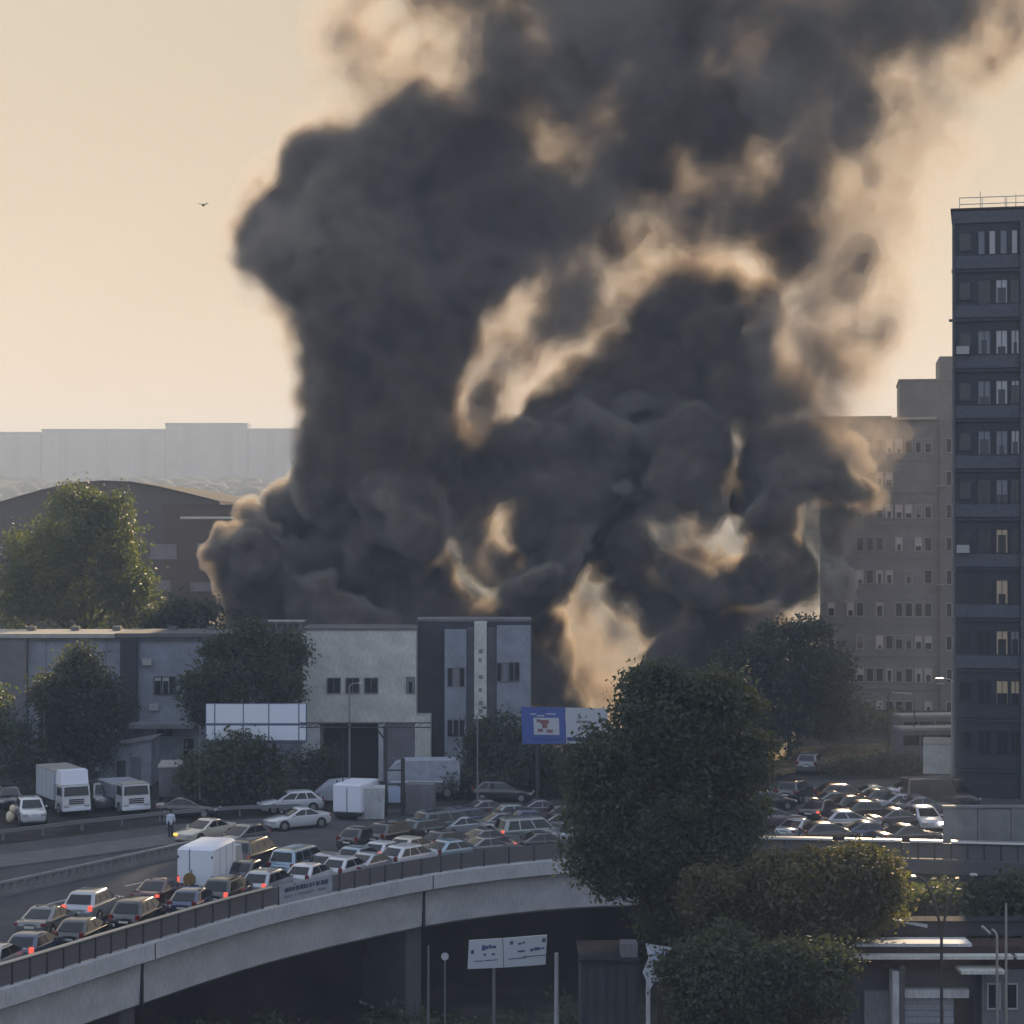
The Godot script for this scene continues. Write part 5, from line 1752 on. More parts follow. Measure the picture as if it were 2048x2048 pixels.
func white_van() -> void:
	# the tall white van with a round ochre cover on its rear door
	var o := thing("box_van", "tall plain white van with a round ochre disc on its rear door", "van", on(421, 1776, 0.004), -deg_to_rad(11), "vehicles queuing on the flyover")
	var b := Shape.new()
	b.box(Vector3(0, 1.62, 0.55), Vector3(2.15, 2.25, 3.9), Basis(), 0.16)
	put("box", b.smooth(40), M.white_sheet, o)
	var c := Shape.new()
	c.hull_box(Vector3(0, 1.0, -2.3), Vector3(1.0, 0.6, 0.95), Vector3(0.9, 0, 0.55), 1.15)
	put("cab", c, paint("white"), o)
	var g := Shape.new()
	g.slab([Vector3(-0.8, 1.65, -3.03), Vector3(0.8, 1.65, -3.03), Vector3(0.75, 2.1, -2.9), Vector3(-0.75, 2.1, -2.9)], Vector3(0, 0.01, -0.03))
	put("windscreen", g, M.glass, o)
	var sd := Shape.new()
	sd.box(Vector3(-0.33, 1.62, 2.507), Vector3(0.05, 2.05, 0.02))
	put("door_seam", sd, M.blue_seam, o)
	for y in [1.1, 2.2]:
		for e in [-1.0, 1.0]:
			var hg := Shape.new()
			hg.box(Vector3(1.0 * e, y, 2.508), Vector3(0.09, 0.14, 0.03))
			put("hinge", hg, M.dark_steel, o)
	var hd := Shape.new()
	hd.box(Vector3(-0.20, 1.35, 2.52), Vector3(0.05, 0.26, 0.04))
	put("door_handle", hd, M.dark_steel, o)
	var np := Shape.new()
	np.box(Vector3(0.45, 0.62, 2.51), Vector3(0.5, 0.11, 0.02))
	put("number_plate", np, M.plate, o)
	for z in [-0.8, 0.3, 1.4]:
		var sm := Shape.new()
		sm.box(Vector3(1.077, 1.6, z), Vector3(0.012, 2.0, 0.03))
		put("panel_seam", sm, M.blue_seam, o)
	var disc := Shape.new()
	disc.tube(Vector3(-0.33, 0.95, 2.5), Vector3(-0.33, 0.95, 2.62), 0.37, 0.34, 20)
	put("spare_wheel_cover", disc, M.ochre, o)
	for e in [-1.0, 1.0]:
		var s := Shape.new()
		s.box(Vector3(0.99 * e, 0.95, 2.49), Vector3(0.14, 0.34, 0.08), Basis(), 0.02)
		put("tail_light", s, M.brake_lit if e < 0 else M.lamp_red, o)
	var u := Shape.new()
	u.box(Vector3(0, 0.42, 0.1), Vector3(1.8, 0.24, 5.2))
	u.box(Vector3(0, 0.42, 2.46), Vector3(2.1, 0.14, 0.12))
	put("underbody", u, M.under, o)
	add_wheels(o, 0.92, [-2.1, 1.5], 0.36)

func truck(label: String, place: Vector3, heading: float, box_size: Vector3, box_mat: Material, visor: bool, tipper := false) -> void:
	var o := thing("box_truck" if not tipper else "tipper_truck", label, "truck", place, -deg_to_rad(heading), "trucks parked in the yard")
	var zb := box_size.z * 0.5
	var b := Shape.new()
	if tipper:
		b.hull_box(Vector3(0, 1.55, 0.4 + zb), Vector3(box_size.x * 0.5, 0.5, zb), Vector3(box_size.x * 0.54, 0, zb * 1.04), 0.5)
		put("tipper_body", b, M.grey_render, o)
	else:
		b.box(Vector3(0, 0.95 + box_size.y * 0.5, 0.25 + zb), box_size, Basis(), 0.05)
		put("box", b, box_mat, o)
		for q in 4:
			for e in [-1.0, 1.0]:
				var rb := Shape.new()
				rb.box(Vector3((box_size.x * 0.5 + 0.012) * e, 0.95 + box_size.y * 0.5, 0.25 + box_size.z * (q + 0.5) / 4.0), Vector3(0.02, box_size.y - 0.1, 0.05))
				put("side_rib", rb, M.frame, o)
		var rf := Shape.new()
		rf.box(Vector3(0, 0.95 + box_size.y + 0.024, 0.25 + zb), Vector3(box_size.x + 0.06, 0.04, box_size.z + 0.06))
		put("box_roof", rf, M.roof_sheet, o)
	var c := Shape.new()
	c.hull_box(Vector3(0, 1.25, -0.75), Vector3(1.05, 0.85, 0.9), Vector3(0.98, 0, 0.72), 0.95)
	put("cab", c, paint("white"), o)
	if visor:
		var v := Shape.new()
		v.hull_box(Vector3(0, 2.72, -0.55), Vector3(1.0, 0.5, 0.72), Vector3(1.0, 0, 0.45), 0.5)
		put("roof_deflector", v, M.white_sheet, o)
	else:
		var v := Shape.new()
		v.box(Vector3(0, 2.23, -0.75), Vector3(1.9, 0.05, 1.45))
		put("cab_roof", v, M.roof_sheet, o)
	var g := Shape.new()
	g.slab([Vector3(-0.9, 1.45, -1.612), Vector3(0.9, 1.45, -1.612), Vector3(0.85, 2.08, -1.495), Vector3(-0.85, 2.08, -1.495)], Vector3(0, 0.008, -0.02))
	put("windscreen", g, M.glass, o)
	for e in [-1.0, 1.0]:
		var s := Shape.new()
		s.slab([Vector3(1.035 * e, 1.42, -1.35), Vector3(1.035 * e, 1.42, -0.25), Vector3(1.0 * e, 2.05, -0.25), Vector3(1.0 * e, 2.05, -1.22)], Vector3(0.02 * e, 0, 0))
		put("side_window", s, M.glass, o)
		var h := Shape.new()
		h.box(Vector3(0.75 * e, 0.72, -1.66), Vector3(0.34, 0.2, 0.06), Basis(), 0.02)
		put("headlight", h, M.lamp_clear, o)
		var mi := Shape.new()
		mi.box(Vector3(1.2 * e, 1.75, -1.4), Vector3(0.16, 0.36, 0.10), Basis(), 0.03)
		put("wing_mirror", mi, M.under, o)
	var bp := Shape.new()
	bp.box(Vector3(0, 0.5, -1.62), Vector3(2.05, 0.26, 0.16), Basis(), 0.03)
	put("bumper", bp, M.white_sheet, o)
	var gr := Shape.new()
	for k in 3:
		gr.box(Vector3(0, 0.9 + 0.14 * k, -1.652), Vector3(1.1, 0.08, 0.03))
	put("grille", gr, M.under, o)
	var u := Shape.new()
	u.box(Vector3(0, 0.72, 0.4 + zb * 0.9), Vector3(0.9, 0.3, box_size.z + 0.8))
	put("chassis", u, M.under, o)
	add_wheels(o, 0.95, [-0.75, 0.3 + box_size.z * 0.72], 0.45)

func yard_vehicles() -> void:
	truck("white box truck with a tall rounded deflector over its dark windscreen in the yard", on(140, 1626, 0.0), 150, Vector3(2.3, 2.15, 4.2), M.truck_white, true)
	truck("white tipper truck with a low flat cab right of the box truck", on(260, 1624, 0.0), 152, Vector3(2.3, 1.6, 3.6), M.truck_white, false, true)
	# a trailer with a pale roof
	var t := thing("box_trailer", "dark brown box trailer with a bright pale roof beside the bushes", "trailer", on(349, 1604, 0.0), deg_to_rad(6), "")
	var b := Shape.new()
	b.box(Vector3(0, 1.75, 0), Vector3(2.0, 2.2, 4.0), Basis(), 0.04)
	put("box", b, M.mid_render, t)
	var r := Shape.new()
	r.box(Vector3(0, 2.9, 0), Vector3(2.2, 0.09, 4.2))
	put("roof", r, M.roof_sheet, t)
	add_wheels(t, 0.9, [0.3, 1.2], 0.36)
	# vehicle under a white cover
	var cv := thing("covered_vehicle", "long vehicle wrapped in a white cover with a sloping nose", "covered vehicle", on(690, 1604, 0.0), 0.0, "")
	var s := Shape.new()
	var rings := []
	var prof := [[-2.6, 0.5, 0.55], [-1.9, 1.15, 0.9], [-1.2, 1.72, 1.0], [0.0, 1.84, 1.05], [1.4, 1.80, 1.05], [2.5, 1.76, 1.0], [2.62, 1.1, 0.9]]
	for p in prof:
		var ring := PackedVector3Array()
		for k in 12:
			var a := PI * k / 11.0
			ring.append(Vector3(p[0], 0.28 + (p[1] - 0.28) * pow(sin(a), 0.35), p[2] * cos(a) * (1.0 + 0.05 * sin(k * 2.1 + p[0] * 3.0))))
		rings.append(ring)
	s.loft(rings)
	put("cover", s.smooth(45), M.tarp, cv)
	for x in [-0.5, 0.35, 1.6]:
		var st := Shape.new()
		st.box(Vector3(x, 1.06, 1.065), Vector3(0.11, 1.5, 0.03))
		put("strap", st, M.blue_seam, cv)
	add_wheels(cv, 0.0, [], 0.3)
	# coach behind the gantry
	var co := thing("coach", "large white coach with a sloping front behind the two dark gantry posts", "bus", on(846, 1592, 0.0), 0.0, "")
	var h := Shape.new()
	h.loft([PackedVector3Array([Vector3(-2.9, 0.45, 1.2), Vector3(-2.9, 1.7, 1.2), Vector3(-2.2, 2.55, 1.2), Vector3(-1.5, 2.85, 1.2), Vector3(2.5, 2.9, 1.2), Vector3(2.85, 2.5, 1.2), Vector3(2.9, 1.3, 1.2), Vector3(2.75, 0.45, 1.2)]), PackedVector3Array([Vector3(-2.9, 0.45, -1.2), Vector3(-2.9, 1.7, -1.2), Vector3(-2.2, 2.55, -1.2), Vector3(-1.5, 2.85, -1.2), Vector3(2.5, 2.9, -1.2), Vector3(2.85, 2.5, -1.2), Vector3(2.9, 1.3, -1.2), Vector3(2.75, 0.45, -1.2)])])
	put("body", h, M.tarp, co)
	var band := Shape.new()
	band.box(Vector3(0.2, 1.28, 1.207), Vector3(5.2, 0.09, 0.03))
	put("trim_strip", band, M.white_sheet, co)
	var sk := Shape.new()
	sk.box(Vector3(0.4, 0.8, 1.205), Vector3(4.6, 0.66, 0.02))
	put("lower_panel", sk, M.mid_render, co)
	add_wheels(co, 1.12, [], 0.45)
	for x in [-1.8, 1.9]:
		var w := put_mesh("wheel", wheel(0.45), co)
		w.position = Vector3(x, 0.45, 1.16)
		w.rotation.y = PI * 0.5
	# the white van seen from behind
	var v := thing("delivery_van", "white delivery van with two plain rear doors, nearest to the covered vehicle", "van", on(696, 1640, 0.0), deg_to_rad(-16), "")
	var vb := Shape.new()
	vb.box(Vector3(0, 1.55, -1.6), Vector3(2.1, 2.0, 3.6), Basis(), 0.08)
	put("box", vb, M.white_sheet, v)
	var sm := Shape.new()
	sm.box(Vector3(0, 1.45, 0.206), Vector3(0.06, 1.7, 0.02))
	put("door_seam", sm, M.blue_seam, v)
	var vu := Shape.new()
	vu.box(Vector3(0, 0.44, -1.6), Vector3(1.9, 0.24, 3.6))
	put("bumper", vu, M.under, v)
	var vc := Shape.new()
	vc.hull_box(Vector3(0, 1.1, -4.1), Vector3(1.0, 0.7, 0.7), Vector3(0.9, 0, 0.4), 0.8)
	put("cab", vc, M.white_sheet, v)
	add_wheels(v, 0.92, [-3.9, -0.7], 0.35)
	# grey skips either side of the gantry posts
	var k := thing("waste_skip", "pale grey metal container left of the gantry posts", "container", on(742, 1636, 0.0), 0.05, "grey containers in the yard")
	var kb := Shape.new()
	kb.hull_box(Vector3(0, 1.15, 0), Vector3(0.95, 1.1, 0.8), Vector3(1.0, 0, 0.85), 1.1)
	put("tub", kb, M.concrete, k)
	for x in [-0.6, 0.0, 0.6]:
		var rb := Shape.new()
		rb.box(Vector3(x, 1.15, 0.86), Vector3(0.09, 2.1, 0.08))
		put("rib", rb, M.concrete, k)
	var k2 := dup(k, "waste_skip", "brownish grey metal container right of the gantry posts", on(842, 1628, 0.0), -0.08)
	for q in k2.get_children():
		q.set_surface_override_material(0, M.mid_render)
	# box truck and buses by the tower
	truck("pale box truck seen from the rear against the dark tower", on(1878, 1556, 0.0), 12, Vector3(2.5, 2.4, 5.0), M.white_render, false)
	for i in 2:
		var bus := thing("bus", ["long grey bus roof behind the pale box truck by the tower", "second bus farther back, its roof above the other bus"][i], "bus", on(1900 - 6 * i, 1524 - 30 * i, 0.0), deg_to_rad(-82), "buses behind the box truck")
		var bb := Shape.new()
		bb.box(Vector3(0, 1.7, 0), Vector3(2.5, 2.8, 10.0), Basis(), 0.15)
		put("body", bb, M.mid_render, bus)
		var br := Shape.new()
		br.box(Vector3(0, 3.12, 0), Vector3(2.2, 0.10, 9.6), Basis(), 0.03)
		put("roof", br, M.roof_sheet, bus)
		for q in 6:
			for e in [-1, 1]:
				var bw := Shape.new()
				bw.box(Vector3(1.255 * e, 2.1, -4.0 + q * 1.6), Vector3(0.03, 0.9, 1.4))
				put("side_window", bw, M.glass, bus)
		add_wheels(bus, 1.1, [-3.2, 3.0], 0.48)

# ------------------------------------------------------------------ smoke
func fog(density: float, c: Color) -> FogMaterial:
	var m := FogMaterial.new()
	m.density = density
	m.albedo = c
	return m

const PUFFS := [
	# across, down (of a picture 1932 across), radius, weight, nearer
	[450, 1090, 62, 1.3, 0], [520, 1130, 85, 1.3, 0], [428, 1150, 36, 1.1, 0], [600, 1090, 90, 1.3, 0], [700, 1120, 90, 1.3, 0], [800, 1110, 80, 1.2, 0], [500, 1045, 45, 1.2, 0],
	[545, 965, 75, 1.2, 0], [620, 910, 95, 1.3, 0], [700, 1000, 110, 1.3, 0], [790, 960, 90, 1.2, 0], [830, 850, 75, 1.1, 0], [650, 800, 85, 1.3, 0], [740, 800, 110, 1.3, 0],
	[710, 690, 115, 1.3, 0], [690, 600, 115, 1.3, 0], [650, 520, 125, 1.3, 0], [555, 440, 85, 1.2, 0], [515, 420, 50, 1.0, 0], [590, 360, 75, 1.1, 0], [700, 390, 125, 1.2, 0],
	[800, 330, 115, 1.2, 0], [850, 255, 75, 1.0, 0], [760, 270, 70, 0.9, 0], [900, 400, 115, 1.2, 0], [870, 500, 100, 1.2, 0], [955, 460, 80, 1.0, 0], [940, 280, 60, 0.8, 0], [560, 520, 60, 1.0, 0], [800, 600, 60, 0.9, 0],
	[1040, 380, 91, 0.41, 0], [1120, 330, 97, 0.41, 0], [1230, 300, 103, 0.41, 0], [1310, 220, 109, 0.32, 0], [1350, 130, 122, 0.30, 0], [1430, 260, 109, 0.34, 0], [1200, 110, 122, 0.25, 0], [1050, 60, 122, 0.25, 0], [1000, 140, 73, 0.21, 0], [1300, 20, 146, 0.28, 0], [1450, 60, 109, 0.24, 0], [1490, 190, 73, 0.21, 0], [1380, 370, 85, 0.26, 0],
	[1340, 620, 100, 1.3, 0], [1405, 575, 60, 1.1, 0], [1260, 700, 90, 1.2, 0], [1385, 700, 85, 1.2, 0], [1180, 760, 80, 1.2, 0], [1130, 860, 105, 1.3, 0], [1040, 890, 85, 1.2, 0], [1210, 890, 95, 1.2, 0], [1310, 880, 75, 1.2, 0], [1010, 970, 60, 1.0, 0], [1100, 980, 80, 1.1, 0], [1480, 860, 65, 1.1, 0], [1550, 890, 48, 1.1, 0], [1400, 910, 50, 1.0, 0], [1120, 700, 40, 0.7, 0],
	[1430, 1080, 70, 1.2, 0], [1480, 1090, 48, 1.1, 0], [1360, 1080, 55, 1.0, 0], [1250, 1080, 60, 0.9, 0], [1160, 1060, 50, 0.8, 0], [1055, 1090, 60, 1.0, 0], [1000, 1110, 50, 1.0, 0], [1040, 1190, 55, 1.1, 0], [1040, 1270, 50, 1.1, 0], [1330, 1190, 62, 1.2, 0], [1390, 1200, 50, 1.2, 0], [1290, 1250, 60, 1.2, 0], [1230, 1160, 40, 0.9, 0], [930, 1180, 60, 1.0, 0], [860, 1180, 60, 1.1, 0], [760, 1190, 60, 1.1, 0], [650, 1180, 60, 1.1, 0], [540, 1190, 55, 1.1, 0],
	[700, 150, 110, 0.22, -1], [620, 230, 60, 0.2, -1], [800, 80, 120, 0.28, -1], [900, 40, 110, 0.34, -1], [730, 20, 100, 0.2, -1], [640, 110, 70, 0.14, -1], [880, 170, 70, 0.3, -1],
	[1600, 120, 120, 0.19, -1], [1680, 80, 90, 0.18, -1], [1620, 250, 95, 0.14, -1], [1650, 400, 95, 0.14, -1], [1640, 550, 70, 0.32, -1], [1560, 500, 95, 0.23, -1], [1590, 690, 85, 0.22, -1], [1560, 790, 90, 0.29, -1], [1590, 830, 46, 0.29, -1], [1580, 930, 40, 0.45, -1], [1500, 640, 60, 0.26, -1], [1850, 20, 90, 0.60, -1], [1770, -20, 80, 0.32, -1], [1910, 70, 60, 0.40, -1],
	[1080, 570, 90, 0.16, -1], [1150, 500, 90, 0.16, -1], [980, 690, 70, 0.2, -1], [900, 670, 55, 0.22, -1], [960, 760, 50, 0.26, -1], [1220, 440, 80, 0.22, -1], [1400, 810, 45, 0.16, -1], [900, 1040, 45, 0.25, -1], [920, 1100, 36, 0.25, -1], [1140, 1170, 60, 0.26, -1], [1110, 1280, 45, 0.26, -1], [1260, 1000, 55, 0.34, -1], [1330, 990, 45, 0.34, -1], [1530, 980, 40, 0.34, -1], [1260, 1190, 40, 0.25, -1],
	[470, 985, 26, 0.7, 0], [415, 1050, 18, 0.7, 0], [1612, 845, 22, 0.72, 0], [1604, 915, 20, 0.72, 0], [1565, 980, 24, 0.72, 0],
	[1000, 600, 110, 0.22, -1], [1120, 540, 110, 0.20, -1], [1200, 470, 90, 0.22, -1], [1060, 640, 70, 0.22, -1], [950, 640, 70, 0.22, -1], [1020, 740, 60, 0.34, -1], [930, 820, 60, 0.52, 0], [980, 880, 50, 0.60, 0], [1440, 480, 90, 0.26, -1], [1480, 360, 90, 0.26, -1], [1520, 560, 70, 0.30, -1], [1600, 620, 70, 0.30, -1], [1420, 780, 60, 0.38, 0], [1540, 740, 60, 0.38, 0], [1575, 830, 46, 0.45, 0], [1530, 840, 55, 0.68, 0],
	[1560, 200, 150, 0.24, -1], [1520, 60, 150, 0.26, -1], [1160, 90, 160, 0.24, -1], [1000, 190, 100, 0.26, -1], [1640, 300, 110, 0.2, -1], [1700, 130, 100, 0.2, -1], [1400, 450, 80, 0.42, -1], [1330, 420, 70, 0.42, -1], [1470, 460, 70, 0.36, -1], [1500, 1150, 36, 0.7, 0], [1470, 1030, 50, 0.8, 0], [1545, 1060, 36, 0.7, 0], [900, 1030, 40, 0.6, -1], [925, 1085, 34, 0.62, -1], [1135, 1150, 50, 0.6, -1], [1110, 1240, 44, 0.66, -1], [1165, 1230, 36, 0.6, -1], [1140, 1300, 40, 0.6, -1], [1250, 1000, 46, 0.62, -1], [1330, 985, 40, 0.66, -1], [1400, 960, 40, 0.6, -1], [1262, 1195, 30, 0.6, -1], [1390, 1125, 32, 0.6, -1], [1400, 812, 40, 0.5, -1], [960, 860, 30, 0.6, -1], [1580, 930, 34, 0.66, -1], [1600, 880, 32, 0.6, -1], [1560, 975, 30, 0.66, -1], [1520, 985, 40, 0.6, -1],
	[990, 700, 60, 0.55, -1], [925, 665, 44, 0.5, -1], [960, 770, 40, 0.6, -1], [1070, 590, 70, 0.42, -1], [1140, 510, 70, 0.4, -1], [1220, 440, 70, 0.46, -1],
	[1060, 250, 109, 0.30, 0], [1010, 60, 134, 0.22, 0], [1120, 150, 134, 0.22, 0], [1180, 240, 109, 0.30, 0], [1250, 120, 134, 0.22, 0], [1330, 320, 109, 0.29, 0], [1420, 160, 122, 0.22, 0], [1500, 280, 85, 0.23, 0], [1490, 60, 97, 0.20, 0], [1100, 400, 97, 0.30, 0], [980, 350, 97, 0.30, 0], [900, 120, 85, 0.15, -1], [820, 200, 85, 0.11, -1], [1560, 300, 97, 0.14, -1], [1600, 440, 97, 0.15, -1], [1560, 620, 97, 0.20, -1], [1650, 620, 73, 0.18, -1], [1560, 720, 85, 0.23, -1], [1620, 760, 61, 0.18, -1],
	[900, 940, 50, 1.1, 0], [930, 1000, 45, 1.1, 0], [930, 880, 55, 1.0, 0], [470, 1195, 50, 1.2, 0], [600, 1200, 60, 1.2, 0], [700, 1200, 60, 1.2, 0], [820, 1200, 60, 1.2, 0], [900, 1210, 55, 1.2, 0], [960, 1230, 50, 1.2, 0], [1000, 1290, 50, 1.2, 0], [1080, 1020, 60, 1.0, 0], [1180, 1040, 50, 0.9, 0], [1330, 1260, 60, 1.2, 0], [1400, 1250, 50, 1.2, 0], [1230, 1260, 36, 0.9, 0], [860, 1090, 50, 1.1, 0], [960, 1040, 45, 1.0, 0], [1250, 1110, 50, 1.0, 0], [1440, 960, 40, 0.9, 0], [1500, 930, 40, 1.0, 0],
	[1200, -120, 200, 0.8, 0], [1500, -150, 190, 0.6, 0], [1800, -180, 180, 0.7, 0], [900, -110, 150, 0.35, -1], [1050, -330, 230, 0.5, 0], [1400, -380, 260, 0.7, 0], [1800, -420, 260, 0.7, 0], [2100, -120, 160, 0.6, 0], [2150, -400, 240, 0.6, 0],
]

const GAPS := [
	[895, 1030, 18, 0.6], [925, 1085, 18, 0.6], [1140, 1165, 46, 0.85], [1110, 1265, 40, 0.85], [1165, 1240, 36, 0.8], [1255, 995, 46, 0.6], [1330, 985, 38, 0.6], [1262, 1195, 24, 0.8], [1390, 1125, 28, 0.7],
	[990, 690, 58, 0.75], [915, 660, 46, 0.8], [955, 760, 40, 0.75], [1080, 575, 80, 0.85], [1160, 500, 72, 0.85], [1230, 425, 58, 0.8], [1400, 808, 36, 0.8], [1010, 265, 26, 0.5], [1120, 650, 26, 0.5],
	[1500, 620, 40, 0.6], [1450, 1155, 18, 0.9], [1465, 1230, 22, 0.95], [1215, 1280, 22, 0.7], [520, 940, 20, 0.5],
]

func build_smoke() -> void:
	var far := 312.0
	var k := 2048.0 / 1932.0
	var s := 0.47                       # metres between samples, across and up
	var sz := 0.9
	var lo := Vector3(-36, -2, -far * ZS - 21)
	var nx := 222
	var ny := 218
	var nz := 47
	var f := PackedFloat32Array()
	f.resize(nx * ny * nz)
	var r2 := RandomNumberGenerator.new()
	r2.seed = 41
	# the air turns the smoke over: every point is looked up a few metres aside
	var n := FastNoiseLite.new()
	n.seed = 5
	n.noise_type = FastNoiseLite.TYPE_SIMPLEX
	n.frequency = 0.05
	n.fractal_type = FastNoiseLite.FRACTAL_FBM
	n.fractal_octaves = 5
	n.fractal_gain = 0.55
	var n2 := FastNoiseLite.new()
	n2.seed = 11
	n2.noise_type = FastNoiseLite.TYPE_CELLULAR
	n2.cellular_return_type = FastNoiseLite.RETURN_DISTANCE
	n2.frequency = 0.13
	n2.fractal_type = FastNoiseLite.FRACTAL_FBM
	n2.fractal_octaves = 3
	var warp := PackedVector3Array()
	warp.resize(f.size())
	for q in nz:
		for j in ny:
			var row := (q * ny + j) * nx
			for i in nx:
				var x := lo.x + i * s
				var y := lo.y + j * s
				var z := lo.z + q * sz
				warp[row + i] = Vector3(x, y, z) + Vector3(n.get_noise_3d(x, y, z), n.get_noise_3d(x + 300.0, y, z), n.get_noise_3d(x, y + 300.0, z)) * 5.5
	var low := f.duplicate()
	for step in 3:
		# the dense puffs, then the gaps torn in them, then the thin veils
		for p: Array in (PUFFS if step != 1 else GAPS):
			if step != 1 and (p[4] == -1) != (step == 2):
				continue
			var c := at(p[0] * k, p[1] * k, far)
			var deep: bool = p[3] > 0.69
			var base: bool = deep and p[1] > 800
			var r: float = p[2] * k / FOCAL * far * (1.0 if step == 1 else (1.32 if base else (1.62 if deep else 1.8)))
			var rz: float = 60.0 if step == 1 else minf(r, 13.0)
			c.z += r2.randf_range(-5, 5) - (3.0 * p[4] if step != 1 else 0.0)
			if p[0] > 1480 and step != 1:
				c = Vector3(0, EYE, 0) + (c - Vector3(0, EYE, 0)) * (1.0 - 8.0 / (far * ZS))
			var w: float = p[3] * (1.25 if deep else 0.85) * (0.72 if c.y > 62.0 and p[3] > 0.3 else 1.0)
			var soft := not deep or c.y > 45.0
			var ex := 4.0
			var i0 := maxi(1, int((c.x - r - ex - lo.x) / s))
			var i1 := mini(nx - 2, int((c.x + r + ex - lo.x) / s) + 1)
			var j0 := maxi(1, int((c.y - r - ex - lo.y) / s))
			var j1 := mini(ny - 2, int((c.y + r + ex - lo.y) / s) + 1)
			var k0 := maxi(1, int((c.z - rz - ex - lo.z) / sz))
			var k1 := mini(nz - 2, int((c.z + rz + ex - lo.z) / sz) + 1)
			for q in range(k0, k1 + 1):
				for j in range(j0, j1 + 1):
					var row := (q * ny + j) * nx
					for i in range(i0, i1 + 1):
						var v := warp[row + i] - c
						var u := 1.0 - (v.x * v.x + v.y * v.y) / (r * r) - v.z * v.z / (rz * rz)
						if u > 0.0:
							if step == 1:
								var left := maxf(0.0, 1.0 - minf(1.0, u * 2.2) * p[3])
								f[row + i] *= left
								low[row + i] *= left
							elif base:
								low[row + i] += w * u
							else:
								f[row + i] += w * (u * u if soft else u)
	for q in range(1, nz - 1):
		for j in range(1, ny - 1):
			var row := (q * ny + j) * nx
			for i in range(1, nx - 1):
				var d := f[row + i]
				var e := low[row + i]
				if d > 0.001 or e > 0.001:
					var x := lo.x + i * s
					var y := lo.y + j * s
					var z := lo.z + q * sz
					var v := n.get_noise_3d(x * 2.0, y * 2.0, z * 2.0 + 77.0) + 0.45 * n.get_noise_3d(x * 7.0, y * 7.0, z * 7.0 - 50.0)
					var b := n2.get_noise_3d(x, y, z) + 0.5
					f[row + i] = d * (1.0 + 1.15 * v - 0.55 * (b - 0.35)) + 0.3 * v * minf(1.0, d * 3.0)
					var b2 := n2.get_noise_3d(x * 1.5, y * 1.5, z * 1.5) + 0.5
					low[row + i] = e * (1.0 + 1.1 * v - 0.5 * (b2 - 0.35)) + (0.35 * v - 0.35 * (b2 - 0.3)) * minf(1.0, e * 3.0)
	var levels := [0.06, 0.18, 0.36, 0.65, 1.0, 1.5, 2.1]
	var st := nets(f, nx, ny, nz, lo, Vector3(s, s, sz), levels)
	st.append_array(nets(low, nx, ny, nz, lo, Vector3(s, s, sz), [0.12, 0.42, 0.8, 1.4]))
	var plume := thing("smoke_plume", "towering black and tan smoke plume rising behind the white buildings", "smoke")
	plume.set_meta("kind", "stuff")
	var mats := [fog(0.028, Color(0.98, 0.93, 0.86)), fog(0.055, Color(0.97, 0.90, 0.81)), fog(0.10, Color(0.88, 0.79, 0.69)), fog(0.2, Color(0.66, 0.58, 0.50)), fog(0.35, Color(0.52, 0.46, 0.40)), fog(0.5, Color(0.44, 0.395, 0.35)), fog(0.7, Color(0.41, 0.37, 0.33)), fog(0.28, Color(0.99, 0.95, 0.88)), fog(0.45, Color(0.88, 0.78, 0.66)), fog(0.9, Color(0.45, 0.405, 0.37)), fog(1.4, Color(0.35, 0.32, 0.295))]
	var called := ["faint_veil", "thin_veil", "pale_haze", "brown_haze", "grey_billow", "dark_billow", "black_core", "lit_fringe", "brown_fringe", "rolling_smoke", "rolling_core"]  # near-white albedo of lit_fringe puts the sunlit rims into the smoke colour
	for l in st.size():
		var arr := []
		arr.resize(Mesh.ARRAY_MAX)
		arr[Mesh.ARRAY_VERTEX] = st[l][0]
		arr[Mesh.ARRAY_INDEX] = st[l][1]
		var me := ArrayMesh.new()
		me.add_surface_from_arrays(Mesh.PRIMITIVE_TRIANGLES, arr)
		me.surface_set_material(0, mats[l])
		var o := MeshInstance3D.new()
		o.name = called[l]
		o.mesh = me
		plume.add_child(o)

const CORNER := [Vector3(0, 0, 0), Vector3(1, 0, 0), Vector3(0, 1, 0), Vector3(1, 1, 0), Vector3(0, 0, 1), Vector3(1, 0, 1), Vector3(0, 1, 1), Vector3(1, 1, 1)]
const EDGES := [[0, 1], [2, 3], [4, 5], [6, 7], [0, 2], [1, 3], [4, 6], [5, 7], [0, 4], [1, 5], [2, 6], [3, 7]]

func quad(ix: PackedInt32Array, a: int, b: int, c: int, d: int, turn: bool) -> void:
	if a * b * c * d == 0:
		return
	if not turn:
		ix.append_array([a - 1, b - 1, c - 1, a - 1, c - 1, d - 1])
	else:
		ix.append_array([a - 1, c - 1, b - 1, a - 1, d - 1, c - 1])

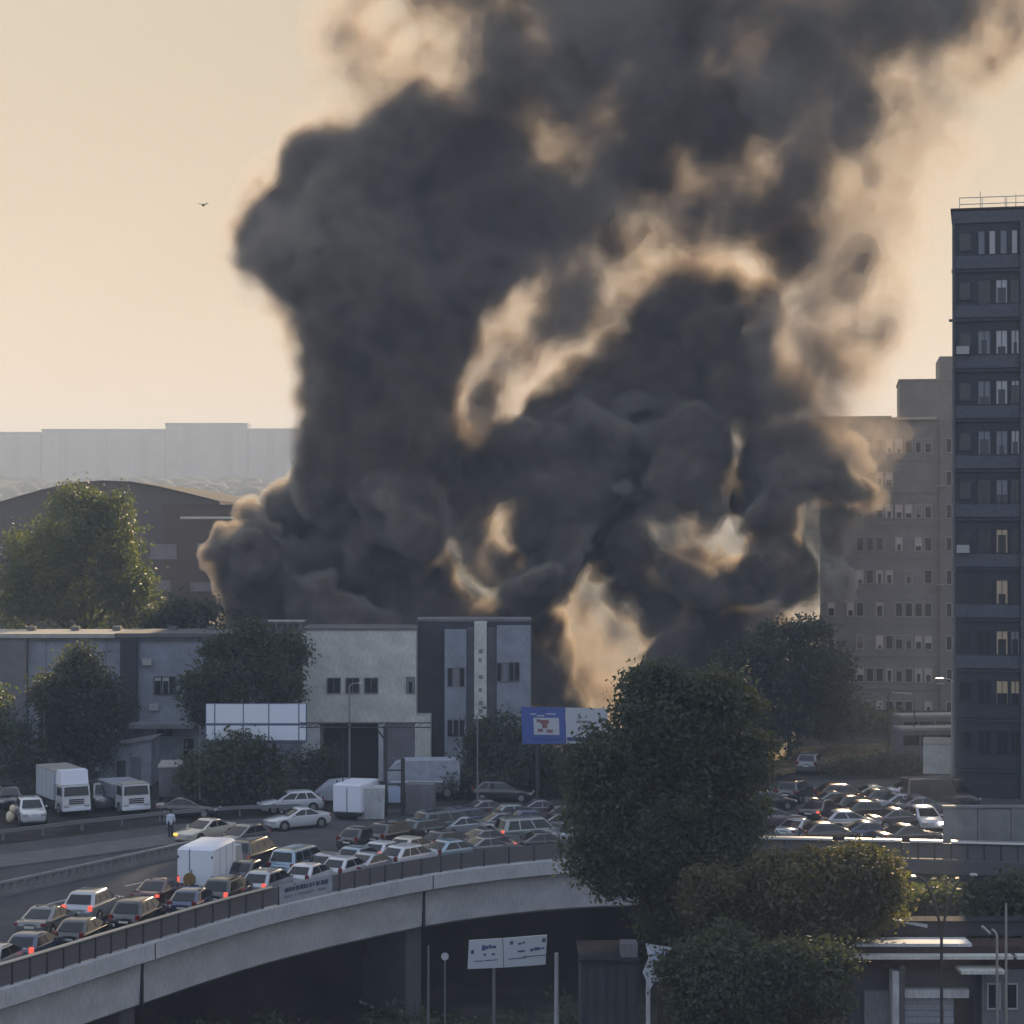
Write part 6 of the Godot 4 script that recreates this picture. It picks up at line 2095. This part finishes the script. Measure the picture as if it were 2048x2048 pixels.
func nets(f: PackedFloat32Array, nx: int, ny: int, nz: int, lo: Vector3, step: Vector3, levels: Array) -> Array:
	# surface nets of several levels at once
	var st := []
	for l in levels:
		st.append([PackedVector3Array(), PackedInt32Array(), PackedInt32Array()])
		st[-1][2].resize(f.size())
	var off := [0, 1, nx, nx + 1, nx * ny, nx * ny + 1, nx * ny + nx, nx * ny + nx + 1]
	for q in nz - 1:
		for j in ny - 1:
			var row := (q * ny + j) * nx
			for i in nx - 1:
				var b := row + i
				var a0 := f[b]
				var a1 := f[b + 1]
				var a2 := f[b + nx]
				var a3 := f[b + nx + 1]
				var b2 := b + nx * ny
				var a4 := f[b2]
				var a5 := f[b2 + 1]
				var a6 := f[b2 + nx]
				var a7 := f[b2 + nx + 1]
				var mn := minf(minf(minf(a0, a1), minf(a2, a3)), minf(minf(a4, a5), minf(a6, a7)))
				var mx := maxf(maxf(maxf(a0, a1), maxf(a2, a3)), maxf(maxf(a4, a5), maxf(a6, a7)))
				if mx <= levels[0] or mn > levels[-1]:
					continue
				var a := [a0, a1, a2, a3, a4, a5, a6, a7]
				for l in levels.size():
					var L: float = levels[l]
					if mn > L or mx <= L:
						continue
					var sum := Vector3()
					var cnt := 0
					for e in EDGES:
						var u: float = a[e[0]] - L
						var w: float = a[e[1]] - L
						if (u > 0.0) != (w > 0.0):
							var t := u / (u - w)
							var c0: Vector3 = CORNER[e[0]]
							sum += c0 + (CORNER[e[1]] - c0) * t
							cnt += 1
					sum /= cnt
					var g: Array = st[l]
					g[2][b] = g[0].size() + 1
					g[0].append(lo + Vector3(i + sum.x, j + sum.y, q + sum.z) * step)
	for l in levels.size():
		var g: Array = st[l]
		var L: float = levels[l]
		var id: PackedInt32Array = g[2]
		var ix := PackedInt32Array()
		for q in range(1, nz - 1):
			for j in range(1, ny - 1):
				var row := (q * ny + j) * nx
				for i in range(1, nx - 1):
					var b := row + i
					if id[b] == 0:
						continue
					var in0 := f[b] > L
					if in0 != (f[b + 1] > L):
						quad(ix, id[b], id[b - nx], id[b - nx - nx * ny], id[b - nx * ny], in0)
					if in0 != (f[b + nx] > L):
						quad(ix, id[b], id[b - nx * ny], id[b - 1 - nx * ny], id[b - 1], in0)
					if in0 != (f[b + nx * ny] > L):
						quad(ix, id[b], id[b - 1], id[b - 1 - nx], id[b - nx], in0)
		g[1] = ix
	return st
